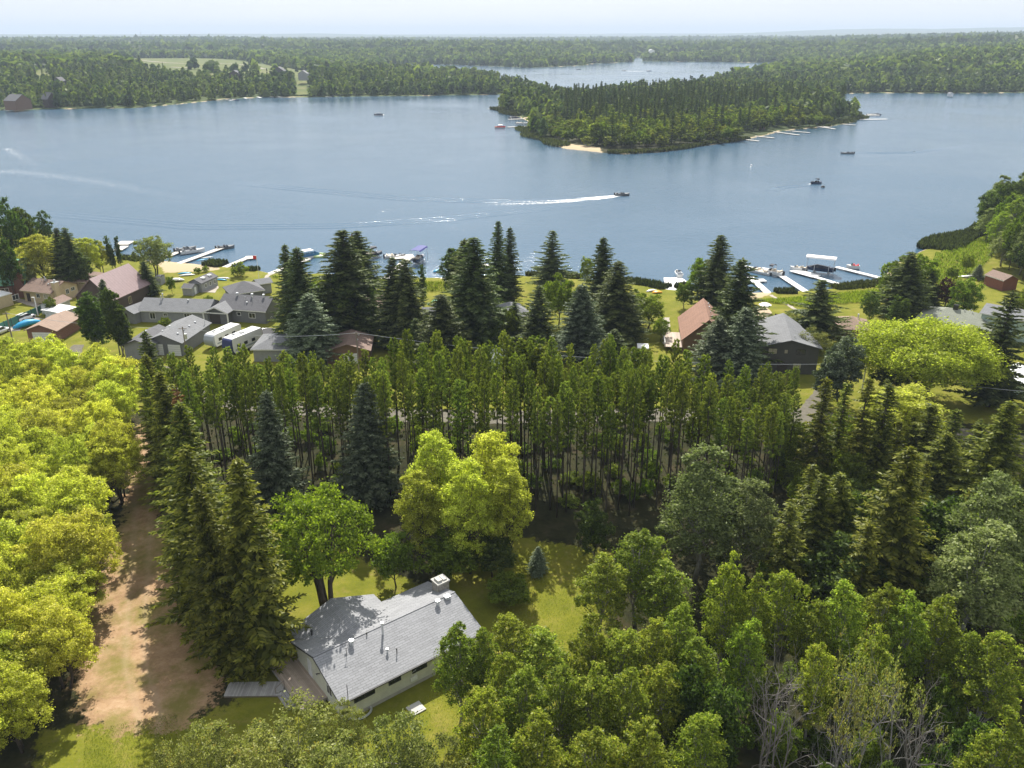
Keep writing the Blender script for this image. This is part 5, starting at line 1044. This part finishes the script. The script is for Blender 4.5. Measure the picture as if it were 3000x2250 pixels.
# slatted green fence along the driveway
fa, fb = P(-5, 975), P(150, 905); t = thing('fence', 'long green slatted fence along the drive of the red garage', 'fence', (0, 0, LZ)); n = MB().use('green_slats'); n.obox(fa, fb, .08, .1, 1.9); n.build('panel', t); n = MB().use('trim_dark')
for k in range(9): q = fa.lerp(fb, k/8); n.box(q.x-.08, q.x+.08, q.y-.08, q.y+.08, 0, 2.0)
n.build('posts', t)
def lump(label, name, cat, at, s, m, ang=0, z=None):
    p = P(*at); t = bpy.data.objects.new(name, None); mb = MB().use(m); L, w_, h = s; ex = [.35, .8, 1, .85, .4]
    mb.loft([[(L*(f-.5), w_/2*e*math.cos(u), h*(.1+.45*e*(1+math.sin(u)))) for u in np.linspace(0, 6.2832, 9)[:-1]] for f, e in zip(np.linspace(0, 1, 5), ex)])
    o = mb.build(name, None, True); o.location = (p.x, p.y, LZ if z is None else z); o.rotation_euler = (0, 0, ang); return tag(o, label, cat)
lump('blue tarpaulin over a boat beside the red garage', 'covered_boat', 'covered boat', (80, 957), (6, 2.2, 1.7), 'tarp_blue', .9)
lump('white and blue upturned boat on the lawn behind the small cabin, nearer one', 'upturned_boat', 'boat', Z5(545, 212), (4.2, 1.3, .5), 'hull_white', .3); lump('blue upturned boat on the lawn behind the white one', 'upturned_boat', 'boat', Z5(520, 190), (3.6, 1.1, .4), 'cyan_plastic', .3)
lump('blue kayak on the lawn right of the small cabin', 'kayak', 'kayak', Z5(912, 262), (3.4, .9, .4), 'cyan_plastic', -.2); lump('white kayak on the lawn beside the blue kayak', 'kayak', 'kayak', Z5(935, 243), (4, .8, .35), 'hull_white', -.05)
lump('white covered boat on the lawn by the little round tree', 'covered_boat', 'covered boat', Z5(420, 275), (4.6, 1.8, 1.0), 'hull_white', .3)
lump('orange inflatable on the lawn beside the white dock', 'inflatable', 'inflatable', (1925, 858), (2.6, 2.0, .6), 'yellow_plastic', .2); lump('white dinghy on the grass left of the orange inflatable', 'dinghy', 'boat', (1908, 853), (3.2, 1.2, .5), 'hull_white', .5)
lump('long white upturned canoe by the red shed', 'canoe', 'canoe', (2852, 814), (8, 1.5, .8), 'hull_white', -.1)
for q, lab in (((2612, 887), 'red lawn chair on the right shore lawn, left one'), ((2598, 889), 'red lawn chair on the right shore lawn, right one')):
    p = P(*q); t = thing('lawn_chair', lab, 'chair', p, 2.6); MB().use('red_plastic').box(-.4, .4, -.4, .4, .35, .42).build('seat', t); MB().use('red_plastic').extr([(.3, .4), (.6, 1.15), (.66, 1.1), (.38, .36)], -.38, .38, 'x').build('backrest', t); n = MB().use('red_plastic')
    for sx in (-.4, .34):
        for sy in (-.38, .32): n.box(sx, sx+.06, sy, sy+.06, 0, .35)
    n.build('legs', t)
p = P(*Z6(1710, 1080)); t = thing('play_slide', 'green plastic play set on the lawn right of the slim cedar', 'play set', p); MB().use('green_plastic').extr([(-1, 0), (.6, 1.2), (1, 1.2), (1, 1.1), (.65, 1.1), (-.8, 0)], -.3, .3, 'y').build('slide', t); MB().use('green_plastic').box(.6, 1.5, -.45, .45, 0, .06).box(.6, .7, -.45, .45, 0, 1.4).box(1.4, 1.5, -.45, .45, 0, 1.4).box(.6, 1.5, -.45, .45, 1.1, 1.16).build('tower', t)
p = P(2262, 905); t = thing('patio_umbrella', 'white round patio umbrella on the sandy patio behind the charcoal house', 'umbrella', P(2239, 915)); MB().use('trim_white').tube([(0, 0, 0), (0, 0, 2.4)], .04, 6).build('pole', t); MB().use('canvas_white').tube([(0, 0, 1.9), (0, 0, 2.2), (0, 0, 2.5)], [1.5, 1.0, .05], 12).build('canopy', t)
p = P(*Z5(1325, 262)); t = thing('flagpole', 'white flagpole with a small red and white flag by the shore', 'flagpole', p); MB().use('trim_white').tube([(0, 0, 0), (0, 0, 7)], .05, 6).build('pole', t); MB().use('red_plastic').box(-.95, -.04, -.02, .02, 5.9, 6.8).build('flag', t)

# --- flat ground pieces, each a sheet a little above the ground
def sheet(name, pts, m, z, label=None, w=None):
    "irregular outline through the given pixels"
    q = pw(pts, z); 
    if w:
        d = np.gradient(q, axis=0); d /= np.linalg.norm(d, axis=1, keepdims=True); n = np.stack([-d[:, 1], d[:, 0]], 1)*w/2; q = np.concatenate([q+n, (q-n)[::-1]])
    out = []
    for i in range(len(q)):
        a_, b_ = q[i], q[(i+1) % len(q)]; k = max(1, int(np.hypot(*(b_-a_))/1.2))
        for j in range(k): p_ = a_+(b_-a_)*j/k; out.append((p_[0]+.12*math.sin(p_[1]*2.1+p_[0]), p_[1]+.12*math.sin(p_[0]*1.9)))
    return tag(MB().use(m).add([(x, y, z) for x, y in out], [tuple(range(len(out)))]).build(name), kind='structure')
sheet('gravel_road', [(-300, 1105), (300, 1110), (700, 1180), (1100, 1215), (1500, 1222), (1900, 1215), (2300, 1210), (2560, 1240), (2700, 1260), (3300, 1330)], 'gravel', LZ+.03, w=5.5)
sheet('driveway', [(215, 1140), (195, 1080), (185, 1040), (215, 1010), (245, 1010), (235, 1050), (250, 1140)], 'gravel', LZ+.035)
sheet('driveway', [(470, 1100), (430, 1060), (500, 1075), (540, 1120)], 'gravel', LZ+.036)
sheet('driveway', [(2290, 1260), (2390, 1140), (2440, 1140), (2400, 1270)], 'gravel', LZ+.037)
sheet('path', [(35, 970), (60, 948), (110, 930)], 'path_stone', LZ+.04, w=3.2); sheet('path', [(0, 870), (60, 880), (140, 905)], 'path_stone', LZ+.041, w=2)
sheet('path', [(2348, 917), (2300, 888), (2257, 864)], 'path_stone', LZ+.042, w=1.0); sheet('path', [(1955, 1010), (1953, 970), (1950, 930)], 'path_stone', LZ+.043, w=1.8)
sheet('path', [(1094, 848), (1110, 838), (1122, 828)], 'path_stone', LZ+.044, w=1.6); sheet('path', [(775, 822), (785, 806), (800, 800)], 'path_stone', LZ+.045, w=1.2)
sheet('patio', [(2195, 905), (2240, 895), (2262, 915), (2240, 935), (2200, 930)], 'sand', LZ+.046); sheet('patio', [(594, 856), (632, 832), (642, 840), (630, 857)], 'path_stone', LZ+.047)

def far_road(pts, w, zz=12):
    q = pw(pts, zz); s = np.linspace(0, len(q)-1, 60); i = np.arange(len(q)); x = np.interp(s, i, q[:, 0]); y = np.interp(s, i, q[:, 1]); d = np.stack([np.gradient(x), np.gradient(y)], 1); d /= np.linalg.norm(d, axis=1, keepdims=True)
    u = np.linspace(-1, 1, 3); X = x[:, None]-d[:, 1:]*w/2*u; Y = y[:, None]+d[:, :1]*w/2*u; tag(grid_mesh('road', X, Y, hgt(X, Y)+.5, {}, MATS['path_stone']), kind='structure')
far_road([(330, 178), (400, 181), (480, 186), (560, 190)], 8); far_road([(600, 186), (680, 188), (740, 192), (775, 200)], 8); far_road([(500, 205), (560, 206)], 8)
# ------------------------------------------------------------------ docks and boats
DZ = .5
def dock(label, segs, m='dock_wood', group=None):
    p0 = P(*segs[0][0], DZ); d0 = P(*segs[0][1], DZ)-p0; ang = math.atan2(d0.y, d0.x)-math.pi/2; t = thing('dock', label, 'dock', (p0.x, p0.y, 0), ang, group); c, s = math.cos(-ang), math.sin(-ang)
    loc = lambda q: Vector(((q.x-p0.x)*c-(q.y-p0.y)*s, (q.x-p0.x)*s+(q.y-p0.y)*c, 0))
    for i, (A, B, w) in enumerate(segs):
        a_, b_ = loc(P(*A, DZ)), loc(P(*B, DZ)); MB().use(m).obox(a_, b_, w, DZ-.14-.002*i, DZ-.002*i).build('planking' if i == 0 else 'platform', t)
        n = MB().use('float_black'); k = max(2, int((b_-a_).length/3.5))
        for j in range(k+1):
            q = a_.lerp(b_, (j+.0)/k); dd = (b_-a_).normalized(); nn = Vector((-dd.y, dd.x, 0))*(w/2-.12)
            for sg in (-1, 1): r = q+nn*sg; n.tube([(r.x, r.y, -1), (r.x, r.y, DZ-.15)], .05, 5)
        n.build('posts', t)
    return t
D8 = lambda x, y: (1850+x*.339, 700+y*.339); I2 = lambda x, y: (2000+x*.3617, 240+y*.3617); I1 = lambda x, y: (1400+x*.3617, 240+y*.3617)
dock('L shaped dock behind the columnar poplars at the left', [((344, 733), (366, 720), 2.6), ((345, 711), (385, 711), 5)])
dock('wooden dock with two boat lifts on the left', [(Z1(1085, 442), Z1(1230, 385), 2.2)]); dock('long wooden dock ending by a dark boat on the left', [(Z1(1070, 522), Z1(1460, 380), 2.0)])
dock('dock with a square end left of the flagpole', [(Z1(1430, 525), Z1(1610, 450), 1.9), (Z1(1590, 452), Z1(1660, 448), 3.5)]); dock('dock leading to the blue pontoon boat', [(Z1(1745, 557), (905, 757), 1.9)])
dock('dock from the stone path to the blue canopy boat', [((1097, 845), (1203, 750), 2.2), ((1142, 754), (1212, 749), 4.5)]); dock('grey dock behind the slim cedar', [(Z6(1665, 860), (1428, 774), 2.1)])
dock('white L shaped dock with a small white boat', [(D8(342, 482), D8(330, 335), 3.2), (D8(370, 355), D8(455, 350), 5)], 'dock_white')
dock('white dock with the big cruiser, second of the right hand docks', [((2257, 864), (2194, 808), 1.9), ((2205, 821), (2242, 820), 2.4)], 'dock_white'); dock('white dock beside the moored runabout on the right', [(D8(1520, 462), D8(1275, 302), 1.9)], 'dock_white')
dock('long white dock leading to the white boat canopy', [(D8(2005, 452), D8(1560, 318), 1.6), (D8(1600, 322), D8(1400, 268), 3.6)], 'dock_white'); dock('last white dock on the right with a red watercraft', [(D8(2155, 335), D8(1770, 240), 1.7)], 'dock_white')
for k, (A, B) in enumerate([((740, 453), (552, 433)), ((617, 477), (515, 466)), ((945, 429), (690, 396)), ((1030, 410), (890, 398)), ((1235, 380), (1035, 352)), ((1185, 366), (1140, 360)), ((1400, 348), (1300, 341))]):
    dock(['longest left dock on the front of the lake point', 'short lowest dock on the front of the lake point', 'long white dock below the brown cabin on the lake point', 'short dock right of the long white one on the lake point', 'dock at the grassy gap on the lake point', 'tiny dock beside the grassy gap dock', 'dock nearest the right tip of the lake point'][k], [(I2(*B), I2(*A), 2.0)], 'dock_wood')
dock('lower dock off the right tip of the lake point', [(I2(1430, 303), I2(1655, 300), 3)], 'dock_white'); dock('upper dock off the right tip of the lake point', [(I2(1455, 269), I2(1595, 268), 3)], 'dock_white')
dock('thin dock off the left tip of the lake point', [(I1(135, 218), I1(80, 218), 2)]); dock('dock with boat lifts on the left beach of the lake point', [(I1(430, 357), I1(240, 365), 2.5)]); dock('boat lift dock on the left beach of the lake point', [(I1(375, 298), I1(245, 302), 3)])
for k, (x0, y0, x1, y1) in enumerate([(692, 292, 672, 294), (722, 288, 705, 283), (765, 286, 740, 281), (800, 284, 780, 281), (826, 283, 808, 284), (882, 282, 862, 281), (970, 284, 955, 283), (52, 322, 12, 320)]): dock(['far dock with a dark boat left of the others','far dock, second of the row below the far field','far dock, third of the row below the far field','far dock in front of the dark far house','far dock left of the sandy cut','far dock at the sandy cut','far dock right of the sandy cut','far dock before the far left chalets'][k], [((x0, y0), (x1, y1), 2.5)], 'dock_white')
def boat(label, at, ang, L=6, w=2.3, hull='hull_white', deck='seat_cream', canopy=None, lift=False, z=0, cover=None, name='motorboat', engine=True, shield=True):
    p = P(*at, .3); t = thing(name, label, 'boat', (p.x, p.y, z), ang)
    fr = [(-.5, .82, 0), (-.2, 1, 0), (.1, 1, .02), (.3, .8, .06), (.43, .42, .14), (.5, .04, .22)]
    def ring(f, e, r_, g): hw = w/2*e; return [(L*f, 0, -.25+.4*r_), (L*f, hw*.75, -.12+r_), (L*f, hw, .75+r_), (L*f, hw*g, .75+r_), (L*f, 0, .75+r_+.02), (L*f, -hw*g, .75+r_), (L*f, -hw, .75+r_), (L*f, -hw*.75, -.12+r_)]
    MB().use(hull).loft([ring(*f, .85) for f in fr]).build('hull', t, False)
    MB().use(deck).box(-L*.42, L*.08, -w*.36, w*.36, .772, .84).box(-L*.42, -L*.34, -w*.36, w*.36, .842, 1.15).box(-L*.1, -L*.02, -w*.33, -w*.08, .842, 1.2).box(-L*.1, -L*.02, w*.08, w*.33, .842, 1.2).build('cockpit', t)
    if shield: MB().use('glass').extr([(L*.08, .78), (L*.16, .78), (L*.06, 1.35), (L*.045, 1.35)], -w*.38, w*.38, 'y').build('windshield', t)
    if engine: MB().use('hull_black').box(-L*.5-.5, -L*.5-.02, -.2, .2, .1, 1.2).build('outboard', t)
    if cover: MB().use(cover).loft([[(L*f, -w*.47*e, .8), (L*f, w*.47*e, .8), (L*f, w*.2*e, .8+hh), (L*f, -w*.2*e, .8+hh)] for f, e, hh in ((-.5, .85, .2), (-.1, 1, .6), (.12, .95, .75), (.35, .6, .25), (.48, .1, .1))]).build('cover', t)
    if canopy:
        cm, z0, cl, cw = canopy; MB().use(cm).extr([(-cw/2, z0-.35), (-cw/2+.3, z0), (0, z0+.18), (cw/2-.3, z0), (cw/2, z0-.35), (cw/2-.3, z0-.08), (0, z0+.08), (-cw/2+.3, z0-.08)], -cl/2, cl/2, 'x').build('canopy', t)
        n = MB().use('galvanised')
        for sx in (-1, 1):
            for sy in (-1, 1): n.tube([(sx*cl*.45, sy*cw*.45, -.8-z), (sx*cl*.45, sy*cw*.45, z0-.2)], .05, 5)
        n.build('canopy_posts', t)
    if lift:
        n = MB().use('galvanised').box(-L*.35, -L*.28, -w*.62, w*.62, -.45, -.3).box(L*.15, L*.22, -w*.62, w*.62, -.45, -.3)
        for sx in (-.32, .19):
            for sy in (-.6, .6): n.tube([(L*sx, w*sy, -1.2-z), (L*sx, w*sy, 1.5)], .06, 5)
        n.build('lift_frame', t)
    return t
def pontoon(label, at, ang, L=7, w=2.5, col='hull_blue', top='canvas_white', name='pontoon_boat'):
    p = P(*at, .3); t = thing(name, label, 'boat', (p.x, p.y, 0), ang); n = MB().use('galvanised')
    for s in (-1, 1): n.tube([(-L/2, s*w*.38, .2), (L*.42, s*w*.38, .2), (L/2, s*w*.38, .35)], [.32, .32, .05], 8)
    n.build('floats', t); MB().use('seat_cream').box(-L/2, L*.46, -w/2, w/2, .53, .6).build('deck', t)
    MB().use(col).box(-L/2, L*.44, -w/2, -w/2+.06, .603, 1.3).box(-L/2, L*.44, w/2-.06, w/2, .603, 1.3).box(L*.42, L*.44, -w/2+.062, w/2-.062, .603, 1.3).build('fence', t); MB().use('seat_cream').box(-L*.45, -L*.3, -w*.4, w*.4, .603, 1.2).box(L*.1, L*.35, -w*.45, -w*.25, .603, 1.1).build('seats', t)
    if top: MB().use(top).box(-L*.2, L*.2, -w*.48, w*.48, 2.3, 2.36).build('canopy', t); n = MB().use('galvanised'); [n.tube([(L*.18*sx, w*.46*sy, .6), (L*.18*sx, w*.46*sy, 2.3)], .03, 4) for sx in (-1, 1) for sy in (-1, 1)]; n.build('canopy_posts', t)
    return t
U = math.pi
pontoon('blue pontoon boat with a bimini moored behind the spruces', (902, 752), .7, 7.5); p = P(933, 749, .15)
t = thing('float_ring', 'round pale green inflatable tied behind the blue pontoon boat', 'inflatable', p); MB().use('lime_plastic').tube([(1.9*math.cos(u), 1.9*math.sin(u), .1) for u in np.linspace(0, 6.2832, 25)], .42, 8, False).build('ring', t); MB().use('seat_cream').tube([(0, 0, .0), (0, 0, .08)], 1.6, 20).build('floor', t)
boat('dark wakeboard boat with tower on a lift behind the thin brown topped spruce', (1092, 752), .75, 7, 2.6, 'hull_black', canopy=('canvas_navy', 2.6, 2.2, 2.2), lift=True, z=.7)
boat('boat under the blue canopy at the end of the dock', (1228, 765), 1.3, 6.5, 2.4, 'hull_navy', canopy=('canvas_blue', 3.4, 6.5, 3.4), lift=True, z=.8)
boat('white runabout moored at the blue canopy dock, left one', (1152, 752), .2, 5, 2, 'hull_white'); boat('small grey watercraft beside the white runabout', (1172, 750), .2, 3.2, 1.3, 'hull_grey', 'hull_black', name='watercraft', engine=False)
boat('small white boat sitting on the white L shaped dock', D8(405, 322), 1.6, 4.6, 2.0, 'hull_white', 'rv_grey', z=.6, engine=False)
boat('big white cabin cruiser at the right hand docks', D8(1078, 275), 2.25, 9.5, 3.1, 'hull_white'); boat('white runabout right of the cruiser with a black tower', D8(1215, 300), 2.3, 6.6, 2.5, 'hull_white', canopy=('canvas_navy', 2.4, 1.2, 2.2), lift=True, z=.5)
boat('dark boat under the long white canopy', D8(1625, 285), 2.7, 7.5, 2.6, 'hull_navy', 'hull_navy', cover='canvas_navy', canopy=('canvas_white', 3.9, 8, 3.4), lift=True, z=.8); boat('cream watercraft on the platform by the white canopy, left one', D8(1420, 268), 2.7, 3.4, 1.4, 'hull_white', 'seat_cream', name='watercraft', engine=False, z=.4); boat('grey watercraft on the platform by the white canopy, right one', D8(1470, 272), 2.7, 3.2, 1.3, 'hull_grey', 'seat_cream', name='watercraft', engine=False, z=.4)
boat('red and white watercraft at the last dock on the right', D8(1912, 250), 2.9, 3.6, 1.4, 'hull_white', 'red_plastic', name='watercraft', engine=False, z=.3)
boat('white boat on a lift at the left dock, nearer one', Z1(1250, 418), .65, 7.5, 1.6, 'hull_white', 'hull_grey', lift=True, z=.3); boat('dark boat on a lift at the left dock, farther one', Z1(1205, 405), .65, 6.5, 1.8, 'hull_grey', 'hull_grey', z=.3)
boat('dark boat moored at the end of the long left dock', Z1(1462, 388), .5, 5.5, 2.2, 'hull_grey', 'hull_black'); lump('light blue paddle board floating by the long left dock', 'paddle_board', 'board', Z1(1305, 456), (3.5, .9, .2), 'cyan_plastic', .8, 0); lump('white paddle board floating by the long left dock', 'paddle_board', 'board', Z1(1340, 440), (3.5, .9, .2), 'hull_white', .5, 0)
lump('blue dinghy at the grey dock behind the slim cedar', 'dinghy', 'boat', Z6(1770, 705), (2.6, 1.4, .7), 'cyan_plastic', .8, .1)
boat('speeding motorboat at the head of the white wake', (1823, 571), .12, 6.2, 2.3, 'hull_grey', 'hull_black', z=.15)
boat('low fishing boat crossing the lake on the right', (2482, 449), U, 7.5, 2, 'hull_grey', 'hull_black', shield=False); boat('small motorboat towing a tube, in the middle of the right lake', (2393, 536), .45, 6, 2.2, 'hull_navy', 'hull_black', canopy=('canvas_navy', 2.2, 1.5, 1.8))
lump('black tow tube behind the small motorboat', 'tow_tube', 'tow tube', (2411, 545), (1.8, 1.8, .8), 'rubber', 0, 0)
pontoon('dark pontoon boat out on the far left lake', (1110, 337), .1, 8, 3, 'hull_navy', 'canvas_navy'); pontoon('red and white pontoon boat off the beach of the lake point', (1466, 374), .1, 8, 3, 'red_plastic', 'canvas_white')
boat('white boat on a lift at the beach of the lake point', I1(355, 342), 0, 9, 3, 'hull_white', lift=True, z=.6); boat('dark boat on a lift at the upper beach of the lake point', I1(300, 298), 0, 9, 3, 'hull_navy', cover='canvas_navy', lift=True, z=.6)
boat('white boat moored off the right tip of the lake point', I2(1530, 268), 0, 8, 3); boat('dark boat moored off the right tip of the lake point', I2(1570, 267), 0, 8, 3, 'hull_navy', cover='canvas_navy')
boat('dark boat at the far dock below the far field', (690, 293), 0, 8, 3, 'hull_navy'); boat('dark covered boat at the far dock before the dark far house', (830, 282), 0, 8, 3, 'hull_navy'); boat('speedboat with wake on the second lake', (1830, 207), 0, 9, 4); boat('speedboat on the second lake near the point', (1902, 208), 0, 9, 4, 'hull_navy'); boat('dark boat near the far bank of the second lake', (1695, 203), 0, 9, 4, 'hull_navy')
t = thing('buoy', 'small white buoy on the lake off the point', 'buoy', P(2201, 485, 0)); MB().use('white_paint').tube([(0, 0, -.2), (0, 0, .3), (0, 0, .6)], [.5, .5, .05], 10).build('float', t)

# wakes: foam and ridges of water, plus smooth-water sheen painted as pale flecks
m_, nt_, b_ = newmat('foam_and_sheen'); b_.inputs['Base Color'].default_value = (.82, .84, .86, 1); b_.inputs['Roughness'].default_value = .8
tc_ = nt_.nodes.new('ShaderNodeAttribute'); tc_.attribute_name = 'v'; n_ = noise(nt_, .9, 7, .75); ad = N(nt_, 'Math', operation='ADD'); nt_.links.new(tc_.outputs['Fac'], ad.inputs[0]); nt_.links.new(n_, ad.inputs[1]); nt_.links.new(ramp(nt_, ad.outputs[0], [(.78, (0, 0, 0)), (.98, (1, 1, 1))]), b_.inputs['Alpha'])
def foam_and_sheen(pts, widths, dens, z=.06):
    q = pw(pts, z); q = np.array(q); s = np.linspace(0, len(q)-1, 90); i = np.arange(len(q)); x = np.interp(s, i, q[:, 0]); y = np.interp(s, i, q[:, 1]); w = np.interp(s, i, widths); dn = np.interp(s, i, dens)
    d = np.stack([np.gradient(x), np.gradient(y)], 1); d /= np.linalg.norm(d, axis=1, keepdims=True); u = np.linspace(-1, 1, 9); X = x[:, None]-d[:, 1:]*w[:, None]/2*u; Y = y[:, None]+d[:, :1]*w[:, None]/2*u
    o = grid_mesh('foam_and_sheen', X, Y, np.full_like(X, z), dict(v=dn[:, None]*(1-.75*np.abs(u)**2)[None]), MATS['foam_and_sheen']); return tag(o, kind='structure')
foam_and_sheen([(1824, 572), (1780, 577), (1700, 585), (1600, 592), (1480, 597), (1350, 603)], [2.2, 6, 9, 12, 14, 16], [.75, .70, .54, .38, .3, .15])
foam_and_sheen([(0, 500), (120, 510), (300, 535), (450, 565), (650, 590), (900, 605)], [26, 24, 22, 20, 16, 12], [.27, .26, .25, .22, .17, .05]); foam_and_sheen([(20, 435), (60, 460), (130, 500)], [10, 14, 16], [.3, .25, .2]); foam_and_sheen([(1834, 208), (1865, 209), (1895, 209)], [5, 9, 6], [.7, .6, .4]); foam_and_sheen([(2390, 537), (2360, 541)], [1, 3], [.6, .3])  # first streak paints the sheen and glints of smooth water as white flecks
def ridge_line(pts, w, h, nl=3, gap=2.2):
    q = pw(pts, 0); s = np.linspace(0, len(q)-1, 60); i = np.arange(len(q)); x = np.interp(s, i, q[:, 0]); y = np.interp(s, i, q[:, 1]); d = np.stack([np.gradient(x), np.gradient(y)], 1); d /= np.linalg.norm(d, axis=1, keepdims=True); rows = 12*nl+1; u = np.linspace(0, nl, rows); hh = h*np.sin(u*math.pi)**2
    X = x[:, None]-d[:, 1:]*gap*u*1.6; Y = y[:, None]+d[:, :1]*gap*u*1.6; fade = np.minimum(1, np.minimum(s, len(q)-1-s)*4/len(q)+.15)[:, None]
    tag(grid_mesh('wake_waves', X, Y, .012+hh[None]*fade, {}, MATS['water']), kind='structure')
ridge_line([(1815, 573), (1600, 600), (1300, 632), (1000, 652), (600, 655), (200, 620), (0, 600)], 3, .13, 3); ridge_line([(1790, 572), (1500, 583), (1200, 575), (900, 548), (700, 528)], 3, .16, 3); ridge_line([(2490, 449), (2600, 451), (2700, 448), (2900, 420)], 3, .2, 2); ridge_line([(2390, 538), (2320, 541), (2260, 547), (2235, 556)], 2, .2, 2)
# masts and pylons on the horizon
mat('mast_steel', (.25, .26, .28), .5, .05)
for lab, px, base, top, yd in [('tall lattice mast on the horizon, left of two', 572, 103, 93, 9000), ('shorter lattice mast on the horizon, right of two', 603, 103, 96, 9000), ('power pylon behind the fields', 796, 128, 117, 3500), ('power pylon left of the second lake', 1154, 129, 116, 3500), ('power pylon above the second lake woods', 1332, 130, 118, 3500), ('power pylon in the middle distance', 1525, 130, 114, 3500), ('power pylon above the far bank', 1728, 130, 113, 3500), ('tall mast far right of the middle', 2185, 108, 97, 9000)]:
    x = (px-1500)/FPX*yd*1.08; zb = float(hgt(np.array([x]), np.array([yd]))[0]); zt = topz(yd, top); t = thing('lattice_mast', lab, 'mast', (x, yd, zb)); w = yd*.0005; h = max(20, zt-zb); n = MB().use('mast_steel'); n.tube([(-w*2, 0, 0), (0, 0, h)], w*.35, 4).tube([(w*2, 0, 0), (0, 0, h)], w*.35, 4)
    for k in range(1, 6): ww = 2*w*(1-k/6); n.tube([(-ww, 0, h*k/6), (ww, 0, h*k/6)], w*.25, 4)
    n.build('lattice', t)

# ------------------------------------------------------------------ air
hz, nt_, b_ = newmat('haze'); nt_.nodes.remove(b_); pv = nt_.nodes.new('ShaderNodeVolumePrincipled'); pv.inputs['Color'].default_value = (.66, .79, .97, 1); pv.inputs['Density'].default_value = HAZE = 0.00011; pv.inputs['Anisotropy'].default_value = 0.0
nt_.links.new(pv.outputs[0], nt_.nodes['Material Output'].inputs['Volume'])
o = MB().use('haze').box(-25500, 25500, -25500, 25500, -6, 260).build('haze'); tag(o, 'thin blue summer haze over the land', 'haze', kind='stuff')
